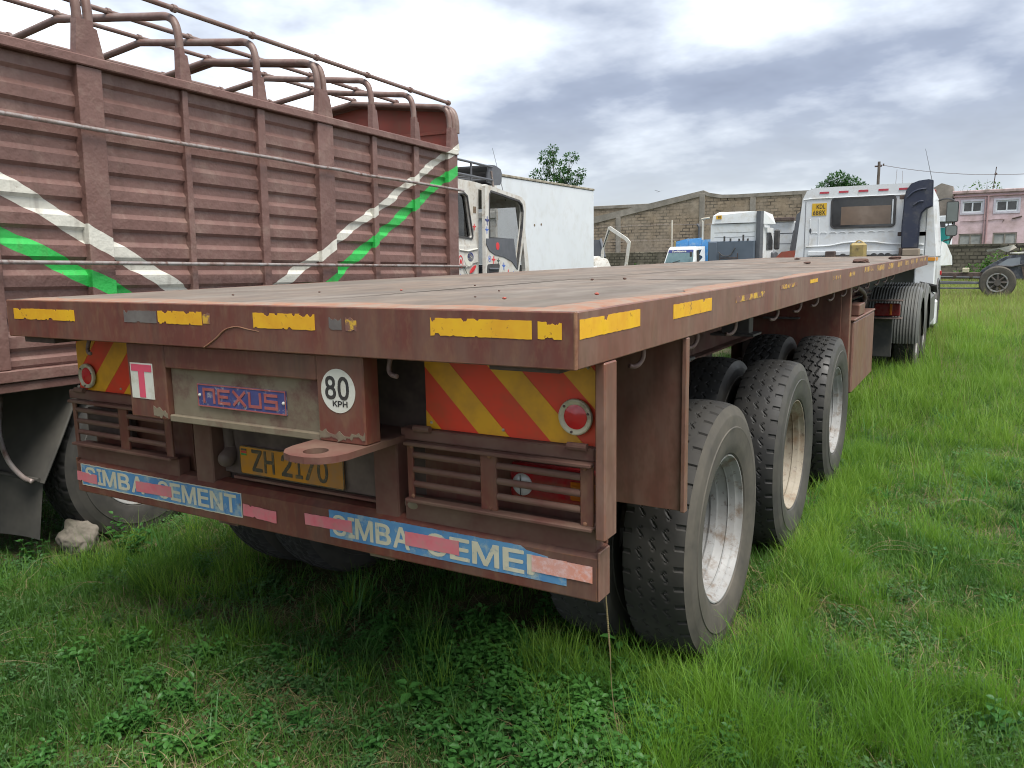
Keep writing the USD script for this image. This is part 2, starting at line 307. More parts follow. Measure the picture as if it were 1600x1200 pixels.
M['tread_dusty'] = mat('dusty_tread_rubber', (0.014, 0.0138, 0.0132), (0.02, 0.019, 0.018), dirt=(0.036, 0.033, 0.028), damt=0.34, s1=4, s2=5, rough=0.7, bump=0.001, bscale=70, hard=0.25, spec=0.3)
M['rim'] = mat('silver_rim_paint', (0.25, 0.25, 0.245), (0.19, 0.187, 0.18), dirt=(0.12, 0.09, 0.065), damt=0.26, s1=4, s2=10, rough=0.62, hard=0.07, dirt2=(0.06, 0.04, 0.03), damt2=0.12, s3=34)
M['rim_muddy'] = mat('muddy_rim_paint', (0.27, 0.24, 0.19), (0.21, 0.18, 0.135), dirt=(0.15, 0.09, 0.05), damt=0.3, s1=4, s2=9, rough=0.6, hard=0.1, dirt2=(0.06, 0.04, 0.03), damt2=0.15, s3=30)
M['disc'] = mat('grimy_shaded_wheel_disc', (.085, .082, .075), (.06, .057, .052), dirt=(.07, .05, .04), damt=.35, s1=5, s2=9, rough=.7)  # grime, plus the shade deep inside the rim put into the base colour
M['black_rubber'] = mat('black_plastic', (0.03, 0.031, 0.034), (0.04, 0.04, 0.042), dirt=(0.09, 0.08, 0.07), damt=0.2, rough=0.55, s1=5, s2=6, hard=0.2)
M['hook'] = mat('hook_steel', (.19, .14, .12), (.13, .08, .07), rough=.55, s1=20)
M['galv'] = mat('worn_pipe', (0.30, 0.28, 0.27), (0.22, 0.17, 0.15), dirt=(0.13, 0.07, 0.055), damt=0.3, s1=12, s2=16, rough=0.38, metal=0.35, hard=0.08)

# ================================================================ shared wheel meshes
def tread_tyre(R=0.524, W=0.285, wear=1.0, NL=42, seed=1, n_th=588, n_s=58):
    """truck tyre: lathed sidewalls with raised rings and a tread whose zigzag grooves, sipes and shoulder notches are cut into the surface."""
    tw = 0.118
    th = np.arange(n_th) * 2 * PI / n_th; s = np.linspace(-1, 1, n_s)
    T, S = np.meshgrid(th, s, indexing='ij'); a = T * NL / (2 * PI)
    tri = lambda v: 2 * np.abs(2 * (v - np.floor(v + 0.5))) - 1
    dep = np.zeros_like(T)
    for s0, ph in ((-0.42, 0.0), (0.0, 0.5), (0.42, 0.0)):
        f = np.mod(a + ph, 1.0)
        if wear > .5:
            dist = np.abs(S - s0 - 0.075 * tri(a + ph)); dep = np.maximum(dep, np.clip((0.05 - dist) / 0.028, 0, 1))
            dep = np.maximum(dep, (np.abs(S - s0) < 0.17) & (np.abs(f - 0.25 - 0.35 * (S - s0)) < 0.075))
        else:
            hook = np.abs(S - s0 - .085 * tri(2 * f + .25))
            dep = np.maximum(dep, np.clip((.05 - hook) / .03, 0, 1) * ((f > .2) & (f < .72)) * (.5 + .5 * wear))
    for sg in (-1, 1):
        f = np.mod(a + (0.5 if sg > 0 else 0.0), 1.0)
        dep = np.maximum(dep, ((S * sg > 0.70) & (np.abs(f - 0.5 - 0.10 * (S * sg - 0.85)) < 0.115)) * (.6 + .4 * wear))
    rad = R - 0.010 * S ** 2 - 0.006 * np.abs(S) ** 6 - 0.0105 * dep
    V = np.stack([S * tw, rad * np.cos(T), rad * np.sin(T)], -1).reshape(-1, 3)
    i, j = np.meshgrid(np.arange(n_th), np.arange(n_s - 1), indexing='ij'); k = ((i + 1) % n_th)
    q = np.stack([i * n_s + j, k * n_s + j, k * n_s + j + 1, i * n_s + j + 1], -1).reshape(-1, 4)
    tread = trimesh.Trimesh(V, np.vstack([q[:, [0, 1, 2]], q[:, [0, 2, 3]]]), process=False)
    Re = R - 0.016
    side = [(tw, Re), (tw + .004, Re - .012), (tw + .012, Re - .03), (tw + .013, Re - .036), (tw + .017, Re - .042), (W / 2 - .004, Re - .085), (W / 2 - .0005, Re - .088), (W / 2 - .0005, Re - .093), (W / 2 - .002, Re - .096),
            (W / 2 - .003, Re - .13), (W / 2 - .008, Re - .155), (W / 2 - .0075, Re - .158), (W / 2 - .012, Re - .175), (W / 2 - .019, Re - .195), (W / 2 - .028, .308), (W / 2 - .036, .301), (W / 2 - .06, .300)]
    # notch walls under the shoulder lugs
    o = lathe(side, 126); p = lathe([(-x, r) for x, r in side][::-1], 126)
    return tread, cat(o, p)
def rim_disc():
    b = lathe([(.205, .246), (.2155, .238), (.222, .20), (.215, .165), (.21, .125), (.21, .115), (.15, .11), (.14, .10), (.14, 0.0)], 48); b.apply_scale([-1, 1, 1]); parts = [b]
    for k in range(10):
        a = 2 * PI * k / 10; y, z = 0.145 * math.cos(a), 0.145 * math.sin(a); parts.append(cyl((-0.22, y, z), (-0.19, y, z), 0.017, 6))
    return cat(parts)
def deep_rim(out=True):
    """outer rim of a dual pair: lock ring, long barrel, dished disc with hand holes far inside, hub and nuts."""
    pr = [(-0.02, 0.306), (0.0, 0.3065), (0.0035, 0.304), (0.003, 0.2995), (-0.004, 0.297), (-0.014, 0.295), (-0.022, 0.290), (-0.026, 0.284), (-0.034, 0.2815), (-0.05, 0.276), (-0.054, 0.270), (-0.058, 0.2745), (-0.085, 0.268), (-0.095, 0.264), (-0.10, 0.252), (-0.125, 0.249), (-0.135, 0.255), (-0.19, 0.250), (-0.205, 0.246)]
    b = lathe([(-x, r) for x, r in pr], 72); b.apply_scale([-1, 1, 1])
    return b
def rim_holes():
    ms = []
    for k in range(8):
        a = 2 * PI * (k + .5) / 8; ms.append(cyl((-0.235, .205 * math.cos(a), .205 * math.sin(a)), (-0.2165, .20 * math.cos(a), .20 * math.sin(a)), 0.022, 10))
    return cat(ms)
TY = {'worn': tread_tyre(wear=0.12, seed=1), 'half': tread_tyre(wear=0.10, seed=2), 'good': tread_tyre(wear=1.0, seed=3)}
TY['plain'] = tread_tyre(wear=0.8, n_th=252, n_s=24)
RIM = deep_rim(); DISC = rim_disc(); HOLES = rim_holes()
_src = {}
def shared_part(parent, name, key, mesh, m, smooth=30):
    """a repeated part: the first is the mesh, later ones reference it."""
    p = parent + '/' + numbered(parent, name)
    if key in _src:
        stage.DefinePrim(p, 'Mesh').GetReferences().AddInternalReference(_src[key])
    else:
        usdkit.mesh(stage, p, mesh, m, smooth=smooth); _src[key] = p
    return p
def wheel(thing, loc, kind, side=1, rim=True, spin=0.0, dusty=False, muddy=False):
    """wheel group > tyre, rim; loc is the middle of the outer rim edge; side=1 faces +x."""
    Mx = trimesh.transformations.translation_matrix(loc) @ (rot(PI, (0, 0, 1)) if side < 0 else np.eye(4)) @ rot(spin, (1, 0, 0))
    g = thing.group_part('wheel', M=Mx)
    shared_part(g, 'tyre', ('side', dusty), mv(TY[kind][1], x=-.115), M['tyre_dusty'] if dusty else M['tyre'], smooth=38)
    shared_part(g, 'tread', (kind, dusty), mv(TY[kind][0], x=-.115), M['tread_dusty'] if dusty else M['tread'], smooth=38)
    if rim:
        shared_part(g, 'rim', ('rim', muddy), RIM, M['rim_muddy'] if muddy else M['rim'], smooth=28)
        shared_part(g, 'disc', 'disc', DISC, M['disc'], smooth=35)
        shared_part(g, 'hand_holes', 'holes', HOLES, M['grime'])
    return g

# ================================================================ FLATBED TRAILER
T = Thing('flatbed_trailer', 'long maroon flatbed semi trailer with striped rear marker boards and blue bumper signs', 'trailer')
H, t_, L_ = 1.490, 0.144, 12.79
rail = cat(box(-1.25, 1.25, 0, 0.012, H - t_, H, .003), box(-1.236, 1.236, 0.012, 0.09, H - .022, H - .011, .002), box(-1.24, 1.24, 0.012, 0.085, H - t_, H - t_ + .01, .002))
T.part('rear_rail', rail, M['maroon'])
for sx in (-1, 1):
    xa = sx * 1.25; xb = sx * 1.238; xc = sx * 1.165
    T.part('side_rail', cat(box(xb, xa, 0.014, L_, H - t_, H, .003), box(xc, xb, 0.09, L_, H - .022, H - .011, .002), box(xc, xb, 0.09, L_, H - t_, H - t_ + .01, .002)), M['maroon_side'])
T.part('front_rail', box(-1.236, 1.236, L_ - .012, L_, H - t_, H, .003), M['maroon_side'])
# corner rust bead where the rails are welded
T.part('corner_weld', tube([(1.2465, .0045, H - .002), (1.2475, .0035, H - .06), (1.2468, .004, H - t_ + .002)], .0055, 8), M['rust'])
T.part('corner_weld', tube([(-1.2465, .0045, H - .002), (-1.2475, .0035, H - .06), (-1.2468, .004, H - t_ + .002)], .0045, 8), M['maroon'])
# dent scar on the rear rail
sc = bez([(-.098, -.001, 1.348), (-.04, -.0015, 1.378), (.008, -.0015, 1.409), (.06, -.001, 1.42), (.11, -.0005, 1.414), (.16, -.0005, 1.408)], 5)
T.part('dent_scar', tube(sc, np.interp(np.arange(len(sc)), [0, 10, len(sc) - 1], [.0028, .0026, .001]), 6), M['rust'])
# deck sheets, each its own piece, with seams between
ys = [.001, 2.28, 4.72, 7.15, 9.58, L_ - .001]; xs = [-1.2495, 0.15, 1.2495]
rng = np.random.default_rng(4)
for a in range(5):
    for b in range(2):
        g = .004; x0, x1, y0, y1 = xs[b] + g, xs[b + 1] - g, ys[a] + g, ys[a + 1] - g; ph = rng.uniform(0, 6)
        top = sheet(lambda u, v: (x0 + (x1 - x0) * u, y0 + (y1 - y0) * v, H - .004 + .0055 * (meshkit.fbm(np.stack([(x0 + (x1 - x0) * u) * 2.2 + ph, (y0 + (y1 - y0) * v) * 1.3, 0 * u], -1), 3, 7) - .5) + .003 * np.exp(-((np.minimum(np.minimum(u, 1 - u) * (x1 - x0), np.minimum(v, 1 - v) * (y1 - y0))) / .05) ** 2)), 14, 26)
        T.part('deck_board', cat(top, box(max(x0, -1.15), min(x1, 1.15), max(y0, .10), y1 - .02, H - .03, H - .0085, .001)), M['deck'], smooth=60)
# rust dust swept along the edges of the deck
def dust_strip(x0, x1, y0, y1, seed, wx):
    def f(u, v):
        e = meshkit.fbm(np.stack([v * (y1 - y0) * 2.2, u * 0, u * 0 + seed], -1), 4, seed)
        return (x0 + (x1 - x0) * u * ((0.2 + 1.5 * e) * (1 - .75 * v ** 1.5) if wx else 1), y0 + (y1 - y0) * v, H - .0012 + .006 * np.sin(PI * u) ** .5 * (.5 + e) * np.clip(np.minimum(v, 1 - v) * 40, 0, 1))
    return sheet(f, 10, 160)
T.part('rust_dust', dust_strip(1.246, 1.12, 0.02, 4.2, 3, True), M['deck_rust'], smooth=60)
def dust_rear(u, v):
    e = meshkit.fbm(np.stack([u * 7, v * 0, v * 0 + 5], -1), 4, 9)
    return (-1.22 + 2.42 * u, 0.004 + 0.15 * v * (0.15 + 1.5 * e), H - .0012 + .006 * np.sin(PI * v) ** .5 * np.clip(np.minimum(u, 1 - u) * 40, 0, 1))
T.part('rust_dust', sheet(dust_rear, 120, 10), M['deck_rust'], smooth=60)
# chassis
for sx in (-1, 1):
    x = sx * .46
    T.part('chassis_beam', cat(box(x - .006, x + .006, .33, 12.3, .96, 1.30), box(x - .07, x + .07, .33, 12.3, 1.30, 1.315), box(x - .07, x + .07, .33, 12.3, .945, .96)), M['maroon_dusty'])
for y in np.arange(.7, 12.5, .62):
    T.part('cross_member', cat(box(-1.16, 1.16, y, y + .06, 1.36, 1.45, .003)), M['grime'])
# rear centre structure: two posts, recessed beam, lower valance
for x0, x1 in ((-.557, -.352), (.360, .545)):
    T.part('rear_post', box(x0, x1, .03, .10, 1.0765, H - t_ - .002, .004), M['maroon'])
T.part('rear_beam', cat(box(-.350, .358, .052, .10, 1.072, H - t_ - .002, .004), box(-.350, .358, .034, .053, 1.072, 1.096, .003)), M['khaki'])
T.part('beam_flange', box(-.351, .359, .031, .056, 1.262, H - t_ - .003, .004), M['maroon'])
T.part('rear_wall', box(-.58, .60, .30, .312, .80, 1.345, .002), M['grime'])
for x0, x1 in ((-.47, -.37), (.41, .51)):
    T.part('valance_post', box(x0, x1, .215, .298, .68, 1.066, .005), M['maroon_dusty'])
T.part('valance_panel', box(-.36, .40, .262, .270, .835, 1.066, .002), M['grime'])
T.part('plate_ledge', box(-.29, .40, .240, .262, .822, .832, .002), M['maroon_dusty'])
T.part('corner_bracket', box(.98, 1.19, .03, .13, 1.331, 1.3455, .002), M['grime']); T.part('corner_bracket', box(-1.2, -1.0, .03, .16, 1.322, 1.3455, .002), M['grime'])
# tow hitch plate with rounded end and hole
hp = Polygon([(.335, .40), (.335, -.06), (.345, -.10), (.375, -.135), (.415, -.150), (.47, -.150), (.515, -.135), (.543, -.10), (.553, -.06), (.553, .40)])
hp = hp.difference(Point(.447, -.078).buffer(.037))
T.part('tow_plate', prism(hp, .02, trimesh.transformations.translation_matrix((0, 0, 1.056))), M['maroon_dusty'])
# stickers and plates on the rear
P_ = T.part('name_plate', prism(sbox(-.208, 1.137, .208, 1.215), .005, REAR(.0515)), M['nex_blue'], label='blue plate lettered nexus in red')
T.part('plate_edge', cat([prism(sbox(*q), .0015, REAR(.0462)) for q in ((-.208, 1.137, .208, 1.141), (-.208, 1.211, .208, 1.215), (-.208, 1.141, -.205, 1.211), (.205, 1.141, .208, 1.211))]), M['nex_red'], parent=P_)
def strokes(paths, w):
    from shapely.geometry import LineString
    return unary_union([LineString(p).buffer(w, cap_style='square', join_style='mitre') for p in paths])
nx = {'n': [[(0, 0), (0, 1), (1, 1), (1, 0)]], 'E': [[(1, 1), (0, 1), (0, 0), (1, 0)], [(0, .5), (.8, .5)]], 'X': [[(0, 0), (1, 1)], [(0, 1), (1, 0)]], 'U': [[(0, 1), (0, 0), (1, 0), (1, 1)]], 'S': [[(1, 1), (0, 1), (0, .52), (1, .52), (1, 0), (0, 0)]]}
for k, ch in enumerate('nEXUS'):
    g = affinity.translate(affinity.scale(unary_union([strokes([[(a * .050, b * .042) for a, b in pth]], .0048) for pth in nx[ch]]), 1, 1, origin=(0, 0)), -.176 + k * .0735, 1.155)
    T.part('letter', prism(g, .002, REAR(.0462)), M['nex_red'], parent=P_)
for x in (-.198, .198):
    T.part('rivet', mv(trimesh.creation.icosphere(1, .006), x, .0465, 1.176), M['white_sticker'], parent=P_)
P_ = T.part('t_sticker', prism(sbox(-.541, 1.145, -.417, 1.273), .0015, REAR(.0299)), M['white_sticker'], label='white sticker with a red capital T')
T.part('letter', prism(unary_union([sbox(-.535, 1.243, -.422, 1.268), sbox(-.497, 1.149, -.464, 1.25)]), .001, REAR(.0282)), M['pink_red'], parent=P_)
P_ = T.part('speed_disc', prism(affinity.scale(Point(.446, 1.236).buffer(.067, 24), 1, 1), .0015, REAR(.0299)), M['white_sticker'], label='round white 80 KPH speed limit sticker')
T.part('digits', text('80', .066, .094, .001, REAR(.0282) @ trimesh.transformations.translation_matrix((.396, 1.212, 0)), True), M['black_print'], parent=P_)
T.part('lettering', text('KPH', .017, .058, .001, REAR(.0282) @ trimesh.transformations.translation_matrix((.424, 1.189, 0)), True), M['black_print'], parent=P_)
# dirt-worn foot of the right post
T.part('dust_patch', prism(ragged(.362, .543, 1.078, 1.118, 5, .012, 9, .5), .0012, REAR(.0299)), M['khaki'])
T.part('dust_patch', prism(ragged(-.43, -.354, 1.078, 1.128, 6, .012, 7, .5), .0012, REAR(.0299)), M['khaki'])
# number plate
pl = Polygon([(-.26, .842), (.25, .842), (.25, .950), (-.26, .950)]).buffer(-.012).buffer(.012)
P_ = T.part('number_plate', prism(pl, .003, REAR(.252)), M['plate_yel'], label='yellow number plate ZH 2170')
T.part('plate_frame', prism(pl.difference(pl.buffer(-.0035)), .001, REAR(.2488)), M['plate_black'], parent=P_)
for k, (ch, x, w) in enumerate((('Z', -.195, .052), ('H', -.132, .052), ('2', -.045, .052), ('1', .022, .036), ('7', .066, .052), ('0', .128, .05))):
    T.part('character', text(ch, .078, w, .0012, REAR(.2486) @ trimesh.transformations.translation_matrix((x, .860, 0)), True), M['plate_black'], parent=P_)
for k, mm in enumerate(('plate_black', 'flag_red', 'flag_green')):
    T.part('flag_stripe', prism(sbox(-.25, .932 - k * .009, -.222, .939 - k * .009), .0012, REAR(.2486)), M[mm], parent=P_)
T.part('plate_lamp', cat(hull(np.vstack([mv(trimesh.creation.icosphere(2, .032), -.315, .235, .895).vertices, mv(trimesh.creation.icosphere(2, .026), -.315, .26, .92).vertices])), cyl((-.315, .262, .92), (-.33, .262, 1.06), .022, 10)), M['grime'], smooth=40)
T.part('frayed_rag', mv(tf(trimesh.creation.icosphere(3, .035), np.diag([1.3, .8, .8, 1])), .565, .24, .845), M['khaki'], smooth=True)
# marker boards
for sx in (-1, 1):
    x0, x1 = (.62, 1.205) if sx > 0 else (-1.19, -.60)
    P_ = T.part('marker_board', box(x0, x1, .231, .236, 1.100, 1.343, .001), M['chev_red'])
    w = .106 if sx > 0 else .118
    for k in range(-2, 5):
        off = .572 + k * .243 if sx > 0 else -.894 + (k - 2) * .243
        sh = .243 * sx
        st = Polygon([(off, 1.343), (off + w, 1.343), (off + w + sh, 1.10), (off + sh, 1.10)])
        st = st.intersection(sbox(x0 + .001, 1.101, x1 - .001, 1.342))
        if st.area > 1e-4: T.part('yellow_stripe', prism(st, .0012, REAR(.2309)), M['chev_yel'], parent=P_)
    cx = 1.142 if sx > 0 else -1.112
    rz = 1.182 if sx > 0 else 1.163
    Q = T.part('round_reflector', mv(lathe([(-.006, .050), (-.012, .052), (-.018, .050), (-.020, .046), (-.016, .037), (-.012, .035)][::-1], 36, 'y'), cx, .229, rz), M['ring'], smooth=40)
    T.part('lens', mv(lathe([(-.018, .0), (-.017, .02), (-.013, .035), (-.006, .036)], 36, 'y'), cx, .229, rz), M['lens_red'], parent=Q, smooth=40)
    for q in range(3):
        a = 2 * PI * q / 3 + .3; T.part('screw', mv(trimesh.creation.icosphere(1, .004), cx + .043 * math.cos(a), .229 - .019, rz + .043 * math.sin(a)), M['grime'], parent=Q)
    for bx, bz in ((x0 + .02, 1.12), (x0 + .28, 1.12), (x1 - .03, 1.32)):
        T.part('screw', mv(trimesh.creation.icosphere(1, .005), bx, .230, bz), M['ring'], parent=P_)
    # sill, grille frame and bars
    a0, a1 = (.565, 1.205) if sx > 0 else (-1.205, -.57)
    T.part('sill', cat(box(a0 - .03, a1, .205, .26, 1.062, 1.099, .004), box(a0, a1, .176, .206, 1.050, 1.062, .003)), M['maroon_dusty'])
    for px in ((a0 + .06, a1 - .05)):
        T.part('sill_hinge', cyl((px - .03, .20, 1.103), (px + .03, .20, 1.103), .011, 10), M['maroon_dusty'])
    T.part('lower_beam', box(a0 - .03, a1, .215, .27, .795, .868, .004), M['maroon_dusty'])
    T.part('grille_ledge', box(a0, a1 + .003, .176, .214, .868, .880, .003), M['maroon_dusty'])
    mid = (a0 + a1) / 2 - .02 * sx
    for px, w_ in ((a0 + .011, .022), (mid, .056), (a1 - .02, .040)):
        T.part('grille_post', box(px - w_ / 2, px + w_ / 2, .196, .206, .879, 1.051, .002), M['maroon'])
    for (b0, b1) in ((a0 + .022, mid - .028), (mid + .028, a1 - .04)):
        for z in (1.017, .970, .923):
            T.part('grille_bar', tube([(b0, .205, z), (b1, .205, z - .001)], .0105, 10), M['maroon_dusty'], smooth=40)
    # tail lamp behind the outer half; the left one is coloured dark to hide it
    l0, l1 = (.905, 1.20) if sx > 0 else (-1.20, -.905)
    P_ = T.part('tail_lamp', box(l0, l1, .250, .285, .895, 1.018, .008), M['lamp_red'] if sx > 0 else M['grime'])
    ax = l1 - .045 if sx > 0 else l0 + .045; wx = l0 + .045 if sx > 0 else l1 - .045
    if sx > 0: T.part('amber_lens', box(ax - .045, ax + .045, .244, .2505, .93, .985, .004), M['lens_amber'], parent=P_)
    if sx > 0: T.part('clear_lens', mv(lathe([(-.012, 0), (-.01, .02), (-.004, .032), (0, .034)], 24, 'y'), wx, .250, .956), M['lens_clear'], parent=P_, smooth=40)
    if sx > 0: T.part('lens_cross', cat(box(wx - .001, wx + .001, .2365, .2385, .925, .988, 0), box(wx - .032, wx + .032, .2355, .2375, .955, .957, 0)), M['black_print'], parent=P_)
    T.part('lamp_back', box(a0, a1, .29, .30, .80, 1.05, .002), M['maroon'])
# bumper bar: folded channel with tabs
bp = Polygon([(.198, .664), (.198, .786), (.228, .806), (.275, .808), (.275, .800), (.231, .798), (.206, .782), (.206, .670), (.25, .668), (.25, .662), (.200, .660)])
BF = frame((0, 1, 0), (0, 0, 1), (1, 0, 0), (-1.215, 0, 0))
T.part('bumper', prism(bp, 2.43, BF), M['maroon'])
T.part('bumper_end', box(1.2155, 1.222, .198, .272, .662, .806, .002), M['maroon_side']); T.part('bumper_end', box(-1.222, -1.2155, .198, .272, .662, .806, .002), M['maroon'])
for x0, x1 in ((-.385, -.26), (.36, .485)):
    T.part('bumper_tab', prism([(x0, .664), (x1, .664), (x1 - .012, .640), (x0 + .012, .640)], .01, REAR(.235)), M['khaki'])
for x in (-1.17, 1.17, -.42, .46):
    T.part('bumper_bracket', box(x - .03, x + .03, .232, .29, .69, .796, .003), M['maroon_dusty'])
for x in (-1.17, 1.17, -.42, .46):
    for dz in (.715, .772): T.part('bolt', mv(tf(trimesh.creation.icosphere(1, .009), np.diag([1, .5, 1, 1])), x + .012, .230, dz), M['grime'])
for x in (.585, 1.18, .87):
    for z in (.885, 1.045): T.part('bolt', mv(tf(trimesh.creation.icosphere(1, .007), np.diag([1, .6, 1, 1])), x, .1955, z), M['rust'])
T.part('lamp_wire', tube(bez([(1.02, .29, .95), (.95, .30, .90), (.80, .295, .93), (.64, .30, .98), (.56, .31, 1.04)], 6), .006, 6), M['black_rubber'], smooth=True)
# bumper signs
zl0, zl1 = .690, .786
sgn = ragged(-1.188, -.206, zl0, zl1, 11, .002, 0)
P_ = T.part('cement_sign', prism(sgn, .001, REAR(.1978)), M['blue_sign'], label='blue SIMBA CEMENT sign left on the bumper')
T.part('sign_border', prism(sgn.difference(affinity.scale(sgn, .993, .93)), .0006, REAR(.1967)), M['sign_cream'], parent=P_)
TM = lambda x, z, y=.1965: REAR(y) @ trimesh.transformations.translation_matrix((x, z, 0))
x = -1.160
for wd, wv in (('SIMBA', .40), ('CEMENT', .46)):
    n = len(wd); tot = {'S': 1, 'I': .45, 'M': 1.25, 'B': 1.05, 'A': 1.1, 'C': 1.05, 'E': .95, 'N': 1.08, 'T': 1}
    sc_ = wv / sum(tot[c] for c in wd)
    for c in wd:
        T.part('letter', text(c, .066, tot[c] * sc_ * .88, .0008, TM(x, zl0 + .016), True), M['sign_cream'], parent=P_); x += tot[c] * sc_
    x += .075
sgn = ragged(.221, 1.12, .690, .788, 12, .0015, 0).difference(Polygon([(.95, .80), (.99, .776), (1.06, .768), (1.075, .74), (1.13, .735), (1.2, .68), (1.2, .82)]))
P_ = T.part('cement_sign', prism(sgn, .001, REAR(.1978)), M['blue_sign'], label='torn blue SIMBA CEMENT sign right on the bumper')
x = .236
for wd, wv in (('SIMBA', .335), ('CEMEN', .46)):
    sc_ = wv / sum(tot[c] for c in wd)
    for k, c in enumerate(wd):
        tm_ = text(c, .068, tot[c] * sc_ * .88, .0008, TM(x, .703), True)
        if k == 4 and wd[0] == 'C':
            tm_ = prism(Polygon([(x, .703), (x + .02, .703), (x + .05, .745), (x + .02, .765), (x, .765)]), .0008, REAR(.1965))
        T.part('letter', tm_, M['sign_cream'], parent=P_); x += tot[c] * sc_
    x += .055
for k, (x0, x1, z0, z1, mm, an) in enumerate(((-1.218, -1.08, .706, .748, 'pink_tape', -2), (-.82, -.60, .712, .757, 'pink_tape', 1), (-.200, -.030, .700, .745, 'pink_tape', -2), (.109, .322, .718, .760, 'pink_tape', 1), (.545, .753, .716, .764, 'pink_tape', 0.5), (1.008, 1.122, .714, .766, 'pale_tape', 0), (1.122, 1.202, .7142, .7645, 'pale_tape', 0))):
    pg = affinity.rotate(ragged(x0, x1, z0, z1, 30 + k, .0016, 2 if k in (0, 2) else 0, .18), an)
    T.part('reflective_tape', prism(pg, .0008, REAR(.1955)), M[mm] if k != 6 else M['rust_tape'] if 'rust_tape' in M else M[mm])
# yellow tape on the rails
for k, (x0, x1, z0, z1, mm, bt) in enumerate(((-1.20, -.80, 1.415, 1.458, 'yellow_tape', 4), (-.506, -.330, 1.420, 1.463, 'grey_tape', 1), (-.322, -.10, 1.420, 1.465, 'yellow_tape', 6), (-.095, -.06, 1.425, 1.462, 'yellow_worn', 3), (.138, .396, 1.418, 1.467, 'yellow_tape', 4), (.452, .50, 1.422, 1.460, 'grey_tape', 4), (.515, .556, 1.420, 1.462, 'yellow_worn', 2), (.816, 1.128, 1.418, 1.467, 'yellow_tape', 3), (1.145, 1.212, 1.420, 1.465, 'yellow_tape', 5))):
    T.part('reflective_tape', prism(ragged(x0, x1, z0, z1, 50 + k, .0018, bt * 2, .2), .0009, REAR(-.0002)), M[mm])
for k, (y0, y1, z0, z1, mm, bt) in enumerate(((.02, .42, 1.420, 1.470, 'yellow_tape', 1), (.706, 1.12, 1.417, 1.464, 'yellow_tape', 1), (1.445, 1.92, 1.425, 1.45, 'yellow_worn', 5), (2.24, 2.63, 1.440, 1.462, 'yellow_worn', 4), (2.98, 3.21, 1.440, 1.462, 'yellow_tape', 2), (3.75, 4.05, 1.43, 1.455, 'yellow_worn', 4), (4.45, 4.75, 1.43, 1.46, 'yellow_worn', 4), (5.2, 5.8, 1.435, 1.478, 'yellow_worn', 3), (6.1, 6.65, 1.425, 1.475, 'yellow_worn', 2), (7.0, 7.45, 1.42, 1.475, 'yellow_worn', 2), (7.9, 8.4, 1.42, 1.475, 'yellow_worn', 2), (8.8, 9.2, 1.42, 1.475, 'yellow_worn', 2), (9.6, 9.95, 1.42, 1.475, 'yellow_worn', 2), (10.4, 10.7, 1.42, 1.475, 'yellow_worn', 2), (11.2, 11.6, 1.42, 1.475, 'yellow_worn', 2), (12.0, 12.3, 1.42, 1.475, 'yellow_worn', 2))):
    T.part('reflective_tape', prism(ragged(y0, y1, z0, z1, 80 + k, .0015, bt, .36), .0009, SIDE(1.2502)), M[mm])
# wing posts and mudguard plates
for sx in (-1, 1):
    if sx > 0: T.part('wing_post', box(1.222, 1.252, .170, .250, .852, H - t_ - .002, .004), M['maroon_side'])
    T.part('mudguard', cat(box(sx * .56, sx * 1.232, .868, .876, .735, H - t_ - .002, .002), box(sx * 1.232, sx * 1.250, .850, .880, .735, H - t_ - .002, .003)), M['maroon_side'])  # lighter maroon stands in for the light on these plates
    T.part('front_mudguard', box(sx * .30, sx * 1.14, 4.90, 4.912, .52, H - t_ - .002, .002), M['maroon'])
    T.part('guard_post', box(sx * 1.13, sx * 1.20, 4.93, 5.0, .62, H - t_ - .002, .004), M['maroon_side'])
# storage box hung in front of the wheels
P_ = T.part('tool_box', box(.78, 1.195, 5.24, 6.55, .46, 1.045, .012), M['maroon_side'])
T.part('box_lid', box(.775, 1.20, 5.23, 6.56, 1.046, 1.066, .006), M['maroon_side'], parent=P_)
T.part('small_box', box(.85, 1.195, 5.50, 5.85, 1.072, 1.165, .006), M['maroon_side'])
T.part('air_hose', tube(bez([(1.12, 5.3, 1.335), (1.16, 5.6, 1.30), (1.17, 6.0, 1.22), (1.16, 6.05, 1.12)], 6), .018, 8), M['grime'], smooth=True)
# rope hooks under both rails
for sx in (-1, 1):
    for k, y in enumerate((.55, 1.085, 1.60, 2.38, 2.95, 3.47, 4.06, 4.6, 5.25, 5.9, 6.6, 7.3, 8.0)):
        q = bez([(sx * 1.21, y, 1.352), (sx * 1.21, y + .004, 1.318), (sx * 1.205, y + .0, 1.30), (sx * 1.198, y - .012, 1.289), (sx * 1.188, y - .026, 1.286), (sx * 1.18, y - .036, 1.29)], 5)
        T.part('rope_hook', tube(q, .0075, 7), M['hook'], smooth=True)
for x in (.587, -.9):
    q = bez([(x, .12, 1.352), (x - .006, .11, 1.32), (x, .10, 1.295), (x + .02, .09, 1.285), (x + .04, .085, 1.283)], 5)
    T.part('rope_hook', tube(q, .0075, 7), M['hook'], smooth=True)
